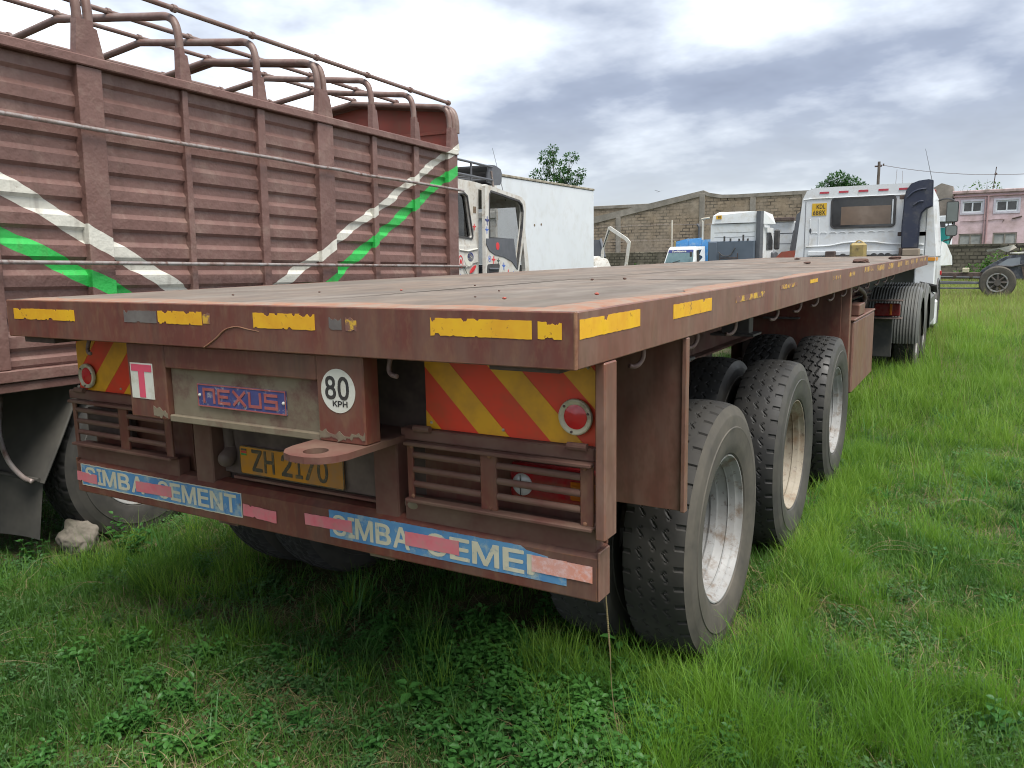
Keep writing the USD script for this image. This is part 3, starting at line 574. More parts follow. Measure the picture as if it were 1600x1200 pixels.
# axles, springs, wheels
YS = (1.4256, 2.8128, 4.2304)
for y in YS:
    T.part('axle', cyl((-1.0, y, .5), (1.0, y, .5), .065, 16), M['grime'], smooth=40)
    for sx in (-1, 1):
        T.part('spring', cat([box(sx * .46 - .045, sx * .46 + .045, y - .5 + k * .06, y + .5 - k * .06, .60 + k * .018, .616 + k * .018, .002) for k in range(6)]), M['grime'])
for y in (YS[0] - .72, (YS[0] + YS[1]) / 2, (YS[1] + YS[2]) / 2, YS[2] + .72):
    for sx in (-1, 1):
        T.part('spring_hanger', cat(box(sx * .46 - .06, sx * .46 + .06, y - .10, y + .10, .76, .945, .004), box(sx * .46 - .09, sx * .46 + .09, y - .16, y + .16, .74, .76, .004)), M['grime'])
        T.part('outrigger', cat(box(sx * .62, sx * .80, y - .05, y + .05, 1.10, 1.35, .004), box(sx * .56, sx * .84, y - .10, y + .12, 1.085, 1.10, .003)), M['outrig'])
XW = 1.2256
for i, y in enumerate(YS):
    wheel(T, (XW, y, .5), ('worn', 'half', 'good')[i], 1, True, (.3, 1.1, .7)[i], dusty=(i == 0), muddy=(i == 1))
    wheel(T, (XW - .335, y, .5), ('worn', 'half', 'good')[i], 1, False, (1.3, .2, .5)[i])
    wheel(T, (-XW, y, .5), 'plain', -1, True, .4 * i)
    wheel(T, (-XW + .335, y, .5), 'plain', -1, False, .4 * i)

# ================================================================ STAKE TRUCK on the left (own frame: x right, y forward, z up; origin on its right side at ground level)
yawT, pitT = math.radians(2.9), math.radians(-1.5)
Ft = np.array([-math.sin(yawT) * math.cos(pitT), math.cos(yawT) * math.cos(pitT), math.sin(pitT)])
Rt_ = np.array([math.cos(yawT), math.sin(yawT), 0.0]); Ut = np.cross(Rt_, Ft); OT = np.array([-2.40, 1.0, 0.0])
MT = frame(Rt_, Ft, Ut, OT)
def truck_paint(name, base, alt, dirt, damt):
    """brown paint with the hand-painted white and green bands running over posts and ribs."""
    N = {'geo': ('geometry', {}), 'n1': ('noise_texture', {'scale': 2.2, 'detail': 6.0, 'roughness': 0.6}), 'r1': ('map_range', {'from_min': .36, 'from_max': .64, 'clamp': True}),
         'm1': ('mix_color', {'a': base, 'b': alt}), 'nd': ('noise_texture', {'scale': 5.0, 'detail': 9.0, 'roughness': .68}),
         'rd': ('map_range', {'from_min': .64 - .4 * damt, 'from_max': .9 - .4 * damt, 'clamp': True}), 'md': ('mix_color', {'b': dirt}),
         'wn': ('noise_texture', {'scale': 3.0, 'detail': 2.0}), 'wm': ('math', {'math_type': 'multiply_add', 'value2': .07, 'value3': -.035}),
         'lo': ('vector_math', {'math_type': 'subtract', 'vector2': tuple(OT)}), 'du': ('vector_math', {'math_type': 'dot_product', 'vector2': tuple(Ft)}), 'dz': ('vector_math', {'math_type': 'dot_product', 'vector2': tuple(Ut)}),
         'dzn': ('math', {'math_type': 'add'}), 'rear': ('math', {'math_type': 'less_than', 'value2': 1.22}), 'front': ('math', {'math_type': 'greater_than', 'value2': 1.22}),
         'p': ('principled_bsdf', {'roughness': .5, 'specular_ior_level': .4}), 'nb': ('noise_texture', {'scale': 2.6, 'detail': 5.0, 'roughness': .62}), 'bp': ('bump', {'strength': .7, 'distance': .035})}
    Lk = [('geo.position', 'n1.vector'), ('n1.fac', 'r1.value'), ('r1.result', 'm1.fac'), ('geo.position', 'nd.vector'), ('nd.fac', 'rd.value'), ('rd.result', 'md.fac'), ('m1.result', 'md.a'),
          ('geo.position', 'wn.vector'), ('wn.fac', 'wm.value1'), ('geo.position', 'lo.vector1'), ('lo.vector', 'du.vector1'), ('lo.vector', 'dz.vector1'), ('dz.value', 'dzn.value1'), ('wm.value', 'dzn.value2'),
          ('du.value', 'rear.value1'), ('du.value', 'front.value1'), ('geo.position', 'nb.vector'), ('nb.fac', 'bp.height'), ('bp.normal', 'p.normal')]
    last = 'md.result'
    for k, (sl, c, w, side, col) in enumerate(((-.535, 1.825, .056, 'rear', (.50, .49, .43)), (-.50, 1.565, .055, 'rear', (.025, .34, .06)), (.521, .634, .042, 'front', (.50, .49, .43)), (.556, .285, .052, 'front', (.025, .34, .06)))):
        a, b, d, e, f = (f'{q}{k}' for q in ('sl', 'ab', 'lt', 'an', 'mx'))
        N[a] = ('math', {'math_type': 'multiply_add', 'value2': -sl}); N[b] = ('math', {'math_type': 'subtract', 'value2': c}); N[d] = ('math', {'math_type': 'absolute'}); N[e] = ('math', {'math_type': 'less_than', 'value2': w}); N['pr%d' % k] = ('math', {'math_type': 'multiply'}); N[f] = ('mix_color', {'b': col})
        Lk += [('du.value', a + '.value1'), ('dzn.value', a + '.value3'), (a + '.value', b + '.value1'), (b + '.value', d + '.value1'), (d + '.value', e + '.value1'), (e + '.value', 'pr%d.value1' % k), (side + '.value', 'pr%d.value2' % k), ('pr%d.value' % k, f + '.fac'), (last, f + '.a')]
        last = f + '.result'
    N['ms'] = ('mapping', {'scale': (1.0, 1.0, .06)}); N['ns'] = ('noise_texture', {'scale': 11.0, 'detail': 4.0, 'roughness': .6}); N['rs'] = ('map_range', {'from_min': .54, 'from_max': .80, 'to_max': .55, 'clamp': True}); N['mxs'] = ('mix_color', {'b': (.075, .04, .03)})
    Lk += [('geo.position', 'ms.vector'), ('ms.vector', 'ns.vector'), ('ns.fac', 'rs.value'), ('rs.result', 'mxs.fac'), (last, 'mxs.a')]
    N['nc'] = ('noise_texture', {'scale': 20.0, 'detail': 8.0, 'roughness': .75}); N['rc'] = ('map_range', {'from_min': .64, 'from_max': .68, 'to_max': .8, 'clamp': True}); N['mxc'] = ('mix_color', {'b': (.15, .075, .045)})
    Lk += [('geo.position', 'nc.vector'), ('nc.fac', 'rc.value'), ('rc.result', 'mxc.fac'), ('mxs.result', 'mxc.a')]; last = 'mxc.result'
    Lk.append((last, 'p.base_color'))
    return usdkit.material(stage, '/World/Looks/' + name, N, Lk, surface='p.BSDF')
M['tbrown'] = truck_paint('brown_body_paint', (.146, .079, .066), (.125, .066, .055), (.20, .135, .11), .32)
M['tpipe'] = mat('brown_pipe_paint', (.145, .085, .07), (.115, .065, .053), dirt=(.19, .14, .12), damt=.35, s1=6, s2=9, rough=.45, hard=.15)
M['tred'] = mat('red_oxide_board', (.27, .055, .035), (.23, .045, .03), dirt=(.2, .09, .06), damt=.25, s1=3, s2=6, rough=.6, hard=.2)
M['cabwhite'] = mat('old_white_paint', (.53, .52, .48), (.47, .46, .42), dirt=(.32, .26, .19), damt=.2, s1=2, s2=6, rough=.35, hard=.12, dirt2=(.22, .14, .08), damt2=.06, s3=16)
M['boxwhite'] = mat('box_body_white', (.56, .59, .61), (.53, .56, .58), dirt=(.47, .48, .47), damt=.12, s1=1.2, s2=4, rough=.4, hard=.15)
M['trim_grey'] = mat('grey_plastic_trim', (.085, .09, .10), (.07, .075, .085), rough=.5, s1=5)
M['glass'] = glassmat('window_glass', clear=.72)
M['darkglass'] = mat('tinted_glass', (.02, .022, .024), (.03, .03, .03), rough=.08, spec=.6)
M['seat'] = mat('dark_seat_cloth', (.035, .033, .035), rough=.9)
M['mud'] = mat('dusty_mudflap', (.036, .034, .029), (.026, .025, .023), dirt=(.065, .06, .05), damt=.4, s1=3, s2=4, rough=.8, hard=.2)
M['blue_print'] = mat('blue_print', (.06, .13, .42)); M['red_print'] = mat('red_print', (.55, .035, .04)); M['dark_print'] = mat('dark_print', (.03, .06, .05)); M['navy_print'] = mat('navy_print', (.03, .04, .16))
S = Thing('stake_truck', 'brown corrugated high sided truck with white and green painted bands and open hooped top', 'truck', M=MT)
ZB, ZT = .937, 2.785
bays = []
posts = [(-2.72, -2.54, .05), (-1.90, -1.84, .035), (-1.22, -1.15, .035), (-.52, -.45, .035), (.05, .205, .05), (.785, .83, .035), (1.44, 1.512, .035), (2.06, 2.245, .05), (2.778, 2.842, .035), (3.407, 3.49, .035), (3.985, 4.158, .05)]
# rib profile (x outwards, z) repeated at the photographed pitch
zs = [2.651 + .166, 2.651, 2.487, 2.325, 2.150, 1.985, 1.820, 1.651, 1.485, 1.320, 1.157, 1.06]
prof = [(-.03, ZB + .10)]
for zb, zt in zip(zs[::-1][:-1], zs[::-1][1:]):
    p = zt - zb
    prof += [(-.008, zb + .012), (-.008, zb + .44 * p), (-.029, zb + .62 * p), (-.029, zt - .008)]
prof = [(x, min(z, ZT - .02)) for x, z in prof]
def corr(u0, u1, x_in=-.05):
    P = Polygon(prof + [(x_in, ZT - .02), (x_in, ZB + .10)]).buffer(0)
    return prism(P, u1 - u0, frame((1, 0, 0), (0, 0, 1), (0, -1, 0), (0, u1, 0)))
for a, b in zip(posts[:-1], posts[1:]):
    S.part('side_panel', corr(a[1] - .002, b[0] + .002), M['tbrown'])
for k, (a, b, d) in enumerate(posts):
    S.part('side_post', box(-.045, d - .02, a, b, ZB + .12, ZT - .056, .004), M['tbrown'])
S.part('top_rail', box(-.06, .045, -2.72, 4.16, ZT - .055, ZT, .006), M['tbrown'])
S.part('base_rail', cat(box(-.06, .036, -2.72, 4.16, ZB + .055, ZB + .118, .004), box(-.06, .020, -2.72, 4.16, ZB, ZB + .052, .004)), M['tbrown'])
S.part('far_side', cat(box(-2.42, -2.38, -2.72, 4.16, ZB, ZT, .004)), M['tbrown'])
S.part('floor', box(-2.38, -.06, -2.72, 4.12, ZB + .02, ZB + .10, .004), M['grime'])
for z, pts in ((2.383, [(-2.7, 0), (-.3, .001), (.18, -.002), (.8, .0), (1.5, .006), (2.0, .0), (2.25, .004), (2.6, -.004), (3.2, .003), (4.21, .004)]), (1.627, [(-2.7, 0), (-.4, 0), (1.37, 0), (2.5, .001), (4.22, .002)])):
    S.part('side_pipe', tube(bez([(.062, u, z + d) for u, d in pts], 6), .0125, 10), M['galv'], smooth=True)
# roof hoops
hoops = [(-2.63, 1), (-1.87, 0), (-1.18, 0), (-.48, 0), (.13, 1), (.80, 0), (1.47, 0), (2.15, 1), (2.80, 0), (3.44, 0), (4.10, 1)]
hc = [(-.005, ZT - .02), (-.004, 2.95), (-.008, 3.06), (-.035, 3.15), (-.10, 3.195), (-.20, 3.21), (-1.2, 3.335), (-2.2, 3.21), (-2.30, 3.19), (-2.37, 3.13), (-2.395, 3.02), (-2.40, ZT - .02)]
for u, dbl in hoops:
    for du in ((-.035, .035) if dbl else (0,)):
        c = np.array(hc); c = np.vstack([c[:2], bez(c[1:6], 5)[1:-1], c[5:8], bez(c[7:11], 5)[1:], c[11:]])
        S.part('roof_hoop', tube([(x, u + du, z) for x, z in c], .026, 10), M['tpipe'], smooth=40)
    w0, w1 = (.10, .062) if dbl else (.055, .03)
    S.part('hoop_gusset', prism([(u - w0 + .02, ZT - .002), (u + w0, ZT - .002), (u + w1, ZT + .16), (u + w1 - .02, ZT + .165), (u + w1 - .024, ZT + .2), (u - w1, ZT + .2)], .05, SIDE(-.02)), M['tbrown'])
for x, z in ((-.035, 3.235), (-.66, 3.305), (-1.2, 3.372), (-1.76, 3.30), (-2.33, 3.235)):
    S.part('roof_pipe', tube([(x, -2.8, z), (x, 4.12, z)], .0165, 10), M['tpipe'], smooth=True)
    for u, dbl in hoops:
        S.part('pipe_clip', cyl((x, u - .014, z), (x, u + .014, z), .025, 10), M['tpipe'])
# head board over the cab
hb = [(-.01, ZT - .1)] + [(x, z) for x, z in hc[1:11]] + [(-2.39, ZT - .1)]
S.part('head_board', prism(hb, .02, REAR(4.20)), M['tred'])
S.part('head_board_rim', tube([(x, 4.19, z) for x, z in np.vstack([bez(np.array(hc[1:6]), 5), np.array(hc[5:8]), bez(np.array(hc[7:11]), 5)[1:]])], .036, 10), M['tpipe'], smooth=40)
S.part('head_board_rib', box(-2.3, -.05, 4.165, 4.178, 2.955, 2.985, .003), M['tred'])
S.part('front_wall', box(-2.38, -.02, 4.165, 4.20, ZB, 2.70, .003), M['tbrown'])
S.part('rear_gate', box(-2.38, -.02, -2.70, -2.66, ZB, 2.6, .003), M['tbrown'])
# chassis, wheels, mudguard
for x in (-.75, -1.65):
    S.part('chassis_beam', box(x - .04, x + .04, -2.6, 6.0, .66, .90, .004), M['grime'])
S.part('axle', cyl((-2.2, .25, .42), (-.2, .25, .42), .07, 12), M['grime'])
wheel(S, (-.045, .34, .42), 'plain', 1, True, .2); wheel(S, (-.045, 5.35, .42), 'plain', 1, True, .5)
wheel(S, (-2.36, .34, .42), 'plain', -1, True, .2); wheel(S, (-2.36, 5.35, .42), 'plain', -1, True, .2)
def flap(u, v):
    ang = v
    return (.012 - .74 * u, -.075 - .26 * v ** 1.1 + .015 * np.sin(u * 5), .93 - .52 * v)
S.part('mudguard', sheet(flap, 12, 14), M['mud'], smooth=60)
S.part('mudguard_edge', tube([(.015, -.075 - .26 * v ** 1.1, .93 - .52 * v) for v in np.linspace(0, 1, 8)], .009, 6), M['mud'])
S.part('mudflap', sheet(lambda u, v: (-.02 - .62 * u, -.335 - .05 * v + .03 * np.sin(u * 4 + 1), .43 - .345 * v), 12, 8), M['mud'], smooth=60)
S.part('flap_bar', tube(bez([(-.42, -.27, .86), (-.36, -.33, .66), (-.25, -.36, .52), (-.12, -.365, .44), (-.04, -.36, .42)], 6), .014, 8), M['galv'], smooth=True)
S.part('flap_rail', tube([(-.02, -.335, .425), (-.35, -.35, .432), (-.66, -.33, .43)], .012, 8), M['mud'])
# cab
cx = -.09
side = Polygon([(4.28, .95), (4.28, 2.47), (4.33, 2.53), (4.72, 2.53), (5.74, 2.46), (5.85, 2.36), (6.02, 1.65), (6.06, .75), (4.7, .75)])
holeR = Polygon([(4.31, 1.95), (4.31, 2.36), (4.47, 2.385), (4.53, 2.36), (4.635, 1.96), (4.62, 1.935)])
holeD = Polygon([(4.80, 1.9), (4.83, 2.44), (5.55, 2.385), (5.70, 2.31), (5.82, 1.75), (5.8, 1.7), (4.86, 1.7)])
S.part('cab_side', prism(side.difference(holeR).difference(Polygon([(4.76, .9), (4.78, 2.46), (5.72, 2.40), (5.80, 2.3), (5.92, 1.6), (5.9, .9)])), .05, SIDE(cx - .05)), M['cabwhite'])
S.part('cab_side', prism(side.difference(holeR).difference(holeD), .05, SIDE(-2.30)), M['cabwhite'])
S.part('cab_roof', prism([(4.28, 2.50), (4.33, 2.54), (4.72, 2.545), (5.74, 2.475), (5.87, 2.37), (5.83, 2.34), (5.70, 2.43), (4.72, 2.49)], 2.1, SIDE(-2.25)), M['cabwhite'])
S.part('cab_back', box(-2.25, -.14, 4.26, 4.29, .95, 2.50, .003), M['cabwhite'])
S.part('cab_front', cat(box(-2.25, -.14, 5.99, 6.05, .75, 1.66, .004), *[tube([(x, 5.84, 2.37), (x, 6.03, 1.65)], .035, 6) for x in (-.15, -2.24)]), M['cabwhite'])
S.part('windscreen', hull([(-.16, 5.85, 2.35), (-2.23, 5.85, 2.35), (-.16, 6.02, 1.67), (-2.23, 6.02, 1.67), (-.16, 5.855, 2.35), (-2.23, 5.855, 2.35), (-.16, 6.025, 1.67), (-2.23, 6.025, 1.67)]), M['glass'])
S.part('dashboard', box(-2.2, -.2, 5.62, 5.98, 1.35, 1.66, .03), M['trim_grey'])
S.part('seat', cat(box(-.75, -.25, 4.55, 4.72, 1.45, 2.10, .05), box(-.75, -.25, 4.6, 5.1, 1.35, 1.5, .05), box(-2.1, -1.3, 4.55, 4.72, 1.45, 2.1, .05)), M['seat'])
S.part('window_rubber', prism(holeR.buffer(.018).difference(holeR), .012, SIDE(cx - .004)), M['black_rubber'])
S.part('quarter_window', prism(holeR, .004, SIDE(cx - .03)), M['glass'])
S.part('side_louvre', cat(prism([(4.33, 1.62), (4.33, 1.84), (4.72, 1.86), (4.74, 1.68), (4.6, 1.66), (4.5, 1.62)], .012, SIDE(cx)), tube([(cx + .014, 4.34, 1.80), (cx + .016, 4.5, 1.79), (cx + .014, 4.72, 1.82)], .01, 6)), M['cabwhite'])
# door standing ajar (hinged at the front)
door = Polygon([(4.735, .95), (4.735, 2.49), (4.76, 2.505), (5.70, 2.445), (5.79, 2.40), (5.828, 2.33), (5.80, 2.1), (5.58, 1.49), (5.54, .95)])
dh = Polygon([(4.835, 1.95), (4.85, 2.40), (4.88, 2.432), (5.62, 2.385), (5.70, 2.35), (5.73, 2.28), (5.70, 2.08), (5.56, 1.62), (5.46, 1.95)])
MD = trimesh.transformations.translation_matrix((cx + .02, 5.8, 0)) @ rot(math.radians(2.5), (0, 0, 1)) @ trimesh.transformations.translation_matrix((0, -5.8, 0)) @ SIDE(0)
P_ = S.part('door', prism(door.difference(dh), .04, MD), M['cabwhite'], label='white cab door with flower stickers')
S.part('door_rubber', prism(dh.buffer(.022).difference(dh).buffer(0), .03, MD @ trimesh.transformations.translation_matrix((0, 0, .013))), M['black_rubber'], parent=P_)
trim = Polygon([(4.745, 1.93), (5.44, 1.955), (5.50, 1.80), (5.55, 1.60), (5.40, 1.69), (5.2, 1.735), (4.95, 1.76), (4.82, 1.80), (4.745, 1.87)])
Z = lambda d: MD @ trimesh.transformations.translation_matrix((0, 0, d))
S.part('trim_panel', prism(trim, .006, Z(.0405)), M['trim_grey'], parent=P_)
S.part('round_badge', prism(Point(5.02, 1.855).buffer(.042), .002, Z(.0468)), M['red_print'], parent=P_)
S.part('handle_recess', prism(Polygon([(4.76, 1.545), (4.77, 1.64), (4.80, 1.655), (5.06, 1.665), (5.08, 1.64), (5.05, 1.57), (5.02, 1.55)]), .004, Z(.0405)), M['black_rubber'], parent=P_)
S.part('door_handle', tf(box(4.80, 5.03, 1.595, 1.615, .046, .062, .006), MD), M['trim_grey'], parent=P_)
def fleur(x, z, s):
    return unary_union([affinity.rotate(affinity.scale(Point(x, z + s * .55).buffer(s * .5, 6), .42, 1), a, origin=(x, z)) for a in (0, 75, -75, 180)] + [sbox(x - s * .5, z - s * .18, x + s * .5, z - s * .04)])
def ringp(x, z, s): return Point(x, z).buffer(s).difference(Point(x, z).buffer(s * .8)).union(Point(x, z).buffer(s * .4))
for g, mm in ((ringp(4.83, 1.715, .033), 'blue_print'), (fleur(4.93, 1.70, .045), 'red_print'), (fleur(5.05, 1.69, .033), 'dark_print'), (fleur(5.19, 1.635, .042), 'blue_print'), (fleur(5.31, 1.54, .058), 'red_print'), (ringp(5.14, 1.50, .05), 'blue_print'), (fleur(4.98, 1.50, .045), 'navy_print'), (fleur(5.45, 1.53, .05), 'blue_print'), (fleur(4.78, 2.12, .05), 'navy_print'), (fleur(4.77, 2.02, .04), 'blue_print'), (fleur(5.20, 1.40, .05), 'red_print'), (fleur(4.9, 1.40, .05), 'blue_print')):
    S.part('flower_sticker', prism(g, .0012, Z(.0402)), M[mm], parent=P_)
# stickers on the quarter panel
Zc = lambda d: SIDE(cx + d)
for g, mm in ((affinity.scale(Point(4.54, 1.70).buffer(.07, 10), 1.3, 1), 'white_sticker'), (affinity.scale(Point(4.57, 1.73).buffer(.05, 8), 1.3, 1), 'navy_print'), (affinity.rotate(affinity.scale(Point(4.62, 1.60).buffer(.035, 8), 2.2, .7), 30), 'red_print'), (affinity.rotate(affinity.scale(ringp(4.37, 1.68, .045), 1, 1.5), 10), 'red_print'), (fleur(4.36, 1.50, .05), 'blue_print'), (fleur(4.58, 1.50, .04), 'dark_print'), (fleur(4.66, 2.05, .035), 'red_print'), (unary_union([Polygon([(4.43, 1.62), (4.44, 1.625), (4.58, 1.46), (4.57, 1.455)]), Polygon([(4.62, 1.60), (4.63, 1.6), (4.47, 1.44), (4.46, 1.445)])]), 'dark_print')):
    S.part('flower_sticker', prism(g, .0012, Zc(.0135)), M[mm])
S.part('badge_plate', prism(sbox(4.66, 2.2, 4.72, 2.27), .002, Zc(.0005)), M['khaki'])
# roof rack and wind deflector
for x in (-.16, -1.15, -2.15):
    S.part('rack_rail', tube([(x, 4.2, 2.745), (x, 5.22, 2.745)], .013, 8), M['trim_grey'])
    S.part('rack_rail', tube([(x, 4.2, 2.60), (x, 5.22, 2.60)], .013, 8), M['trim_grey'])
    for u in (4.3, 4.75):
        S.part('rack_post', tube([(x, u, 2.53), (x, u, 2.745)], .012, 8), M['trim_grey'])
for u in np.linspace(4.25, 5.1, 6):
    S.part('rack_bar', tube([(-2.15, u, 2.60), (-.16, u, 2.60)], .010, 6), M['trim_grey'])
dp = Polygon([(5.12, 2.57), (5.16, 2.765), (5.30, 2.775), (5.44, 2.745), (5.47, 2.70), (5.46, 2.60), (5.42, 2.565), (5.26, 2.55), (5.24, 2.56)])
S.part('wind_deflector', cat(prism(dp, .02, SIDE(-.185)), prism(dp, .02, SIDE(-2.2)), prism(Polygon([(5.16, 2.765), (5.30, 2.775), (5.44, 2.745), (5.47, 2.70), (5.46, 2.60), (5.42, 2.565), (5.405, 2.58), (5.44, 2.61), (5.45, 2.70), (5.43, 2.73), (5.30, 2.757), (5.165, 2.748)]), 1.995, SIDE(-2.18))), M['trim_grey'])
S.part('deflector_stay', tube([(-.16, 5.26, 2.48), (-.16, 5.20, 2.70)], .014, 6), M['galv'])
S.part('aerial', tube([(-.20, 5.62, 2.40), (-.36, 5.60, 3.02)], [.004, .002], 5), M['black_print'])

# ================================================================ BOX TRUCK ahead of it
b0 = np.array([-4.70, 9.44, 0.0]); MB = frame((math.cos(.042), math.sin(.042), 0), (-math.sin(.042), math.cos(.042), 0), (0, 0, 1), b0)
B = Thing('box_truck', 'plain white box body truck standing ahead of the brown truck', 'truck', M=MB)
B.part('box_body', cat(box(-2.2, 0, .02, 4.07, .82, 2.86, .012)), M['boxwhite'])
B.part('roof_edge', cat(box(-2.21, .012, 0, 4.085, 2.861, 2.90, .006)), mat('aged_cream_trim', (.34, .31, .24), (.22, .2, .15), dirt=(.12, .1, .08), damt=.3, s1=4, s2=8, rough=.7))
B.part('rear_frame', cat(box(-.10, .006, -.045, .018, .80, 2.859, .006), box(-2.2, -2.1, -.045, .018, .80, 2.859, .006), box(-2.1, -.1, -.045, .018, 2.72, 2.859, .004), box(-2.1, -.1, -.045, .018, .8, .95, .004)), M['cabwhite'])
for z in (1.1, 2.25):
    B.part('door_hinge', cat(box(-.30, .03, -.065, -.046, z - .05, z + .05, .006), cyl((.03, -.05, z - .08), (.03, -.05, z + .08), .022, 8)), M['cabwhite'])
B.part('rear_door', box(-2.09, -.11, -.04, .0, .96, 2.71, .004), M['boxwhite'])
for y, z in ((1.35, 2.12), (1.62, 2.14), (3.35, 1.25), (.2, 1.5), (.22, 1.25), (.5, 1.7)):
    B.part('scuff', prism(affinity.scale(Point(y, z).buffer(.028, 5), 1, .8), .002, SIDE(.0005)), M['khaki'])
B.part('cab', cat(box(-2.0, -.62, 4.25, 5.9, .55, 1.35, .06), prism(Polygon([(4.3, 1.34), (4.35, 2.0), (5.3, 1.95), (5.8, 1.34)]), 1.3, SIDE(-1.96))), M['cabwhite'])
for y in (.9, 5.0):
    for sx, xx in ((1, -.06), (-1, -2.14)):
        wheel(B, (xx, y, .42), 'plain', sx, True, .3)
B.part('chassis', box(-1.7, -.5, .1, 5.5, .6, .8, .01), M['grime'])
# white car with its door swung open past the end of the box
V = Thing('white_pickup', 'white vehicle with its door frame swung open past the end of the white box body', 'pickup', loc=(-6.2, 17.0, -.15))
V.part('bonnet', hull([(-.45, .0, 1.62), (.10, .0, 1.62), (.28, -.12, 1.36), (-.5, -.2, 1.4), (-.6, .0, .7), (.5, -.05, .7), (-.6, -.3, .7), (.45, -.2, .75), (-.15, .03, 1.7), (-.6, .03, 1.7)]), M['cabwhite'], smooth=30)
V.part('windscreen', hull([(-.75, .1, 1.72), (-.02, .1, 1.66), (-.85, .5, 2.12), (-.28, .5, 2.10), (-.75, .12, 1.72), (-.02, .12, 1.66)]), M['darkglass'])
V.part('screen_pillar', tube([(-.01, .08, 1.66), (-.30, .48, 2.12)], .03, 8), M['trim_grey'])
V.part('body', hull([(-2.4, .3, .6), (-.95, .3, .6), (-2.4, 1.6, .6), (-1.15, 1.6, .6), (-2.3, .5, 2.05), (-1.0, .5, 2.0), (-2.3, 1.5, 2.05), (-1.2, 1.5, 2.0)]), M['cabwhite'])
fr = Polygon([(-.08, 1.80), (.11, 2.40), (.16, 2.42), (.62, 2.12), (.70, 2.02), (.60, 1.36), (.50, .80), (-.08, .80)])
fr = fr.difference(Polygon([(-.0, 1.92), (.155, 2.32), (.57, 2.06), (.62, 1.99), (.535, 1.36), (.50, 1.15), (-.02, 1.15), (-.02, 1.80)]))
P_ = V.part('door', prism(fr, .045, REAR(.05)), M['cabwhite'], label='open white door with an empty window frame')
V.part('door_rubber', prism(Polygon([(-.03, 1.91), (.135, 2.345), (.155, 2.32), (.0, 1.92)]), .01, REAR(.004)), M['black_rubber'], parent=P_)

# ================================================================ TRACTOR UNIT pulling the trailer
M['white'] = mat('white_cab_paint', (.58, .60, .61), (.54, .56, .57), dirt=(.42, .38, .31), damt=.10, s1=1.5, s2=4, rough=.3, hard=.16)
M['navy'] = mat('blue_black_plastic', (.022, .027, .048), (.03, .035, .055), dirt=(.07, .07, .075), damt=.2, s1=3, s2=6, rough=.5)
M['fender'] = mat('grey_green_fender', (.07, .074, .071), (.058, .062, .059), dirt=(.10, .098, .088), damt=.4, s1=3, s2=5, rough=.55, hard=.25)
M['can_yellow'] = mat('faded_yellow_can', (.30, .23, .085), (.25, .19, .07), dirt=(.2, .15, .08), damt=.25, s1=8, s2=14, rough=.5)
M['red_strip'] = mat('red_reflector', (.40, .05, .07), rough=.35); M['orange'] = mat('orange_strip', (.62, .26, .03), rough=.35)
X = Thing('tractor_unit', 'white tractor unit with dark air intake coupled under the front of the flatbed', 'truck', loc=(.07, 0, -.12))
def cabslice(y, hw, zt, ins, zb=.86):
    return [(-hw - .03, y, zb), (-hw - .03, y, 1.6), (-hw + .08 - ins, y, zt - .20), (-hw + .15 - ins, y, zt - .05), (-hw + .30 - ins, y, zt), (hw - .30 + ins, y, zt), (hw - .15 + ins, y, zt - .05), (hw - .08 + ins, y, zt - .20), (hw + .03, y, 1.6), (hw + .03, y, zb)]
zr = 2.89
X.part('cab_body', hull(cabslice(14.5, 1.17, zr - .02, 0, 1.575) + cabslice(15.0, 1.19, zr, 0, 1.575) + cabslice(16.0, 1.19, zr - .05, 0, 1.575) + cabslice(16.5, 1.16, zr - .62, 0, 1.575)), M['white'], smooth=20)
X.part('cab_side', cat(box(.87, 1.20, 14.5, 16.55, .86, 1.572, .02), box(-1.2, -.87, 14.5, 16.55, .86, 1.572, .02), box(-1.17, 1.17, 16.2, 16.56, .6, 1.572, .03)), M['white'])
yb = 14.496
X.part('roof_gutter', tube([(-1.07, yb, 2.66), (-.9, yb - .006, 2.675), (.9, yb - .006, 2.675), (1.07, yb, 2.66)], .010, 6), M['white'])
win = Polygon([(-.56, 2.13), (.50, 2.13), (.50, 2.655), (-.56, 2.655)]).buffer(-.06).buffer(.06, 6)
P_ = X.part('rear_window', prism(win, .006, REAR(yb)), M['darkglass'])
X.part('window_rubber', prism(win.buffer(.022).difference(win.buffer(-.004)), .016, REAR(yb + .002)), M['black_rubber'], parent=P_)
# what shows through: brown cabin lining and a sliver of windscreen
X.part('cabin_lining', prism(sbox(-.40, 2.17, .44, 2.50), .002, REAR(yb - .0065)), mat('brown_cabin_behind_glass', (.15, .105, .075), (.10, .07, .05), s1=3, rough=.12, spec=.6), parent=P_)
X.part('cabin_lining', prism(sbox(.455, 2.17, .475, 2.60), .002, REAR(yb - .0065)), M['boxwhite'], parent=P_)
for k in range(5):
    x = -.79 + k * .335
    X.part('roof_reflector', prism(sbox(x, 2.765, x + .165, 2.80), .004, frame((1, 0, 0), (0, .0, 1), (0, -1, 0), (0, yb - .0005, -.01))), M['red_strip'])
pp = Polygon([(-.915, 2.36), (-.655, 2.36), (-.655, 2.585), (-.915, 2.585)])
P_ = X.part('number_plate', prism(pp, .004, REAR(yb)), mat('cab_plate_yellow', (.58, .36, .02), (.5, .3, .02), rough=.4, s1=8), label='yellow number plate KDL 688X')
X.part('characters', text('KDL', .074, .155, .002, REAR(yb - .0045) @ trimesh.transformations.translation_matrix((-.835, 2.487, 0)), True), M['black_print'], parent=P_)
X.part('characters', text('688X', .074, .215, .002, REAR(yb - .0045) @ trimesh.transformations.translation_matrix((-.895, 2.378, 0)), True), M['black_print'], parent=P_)
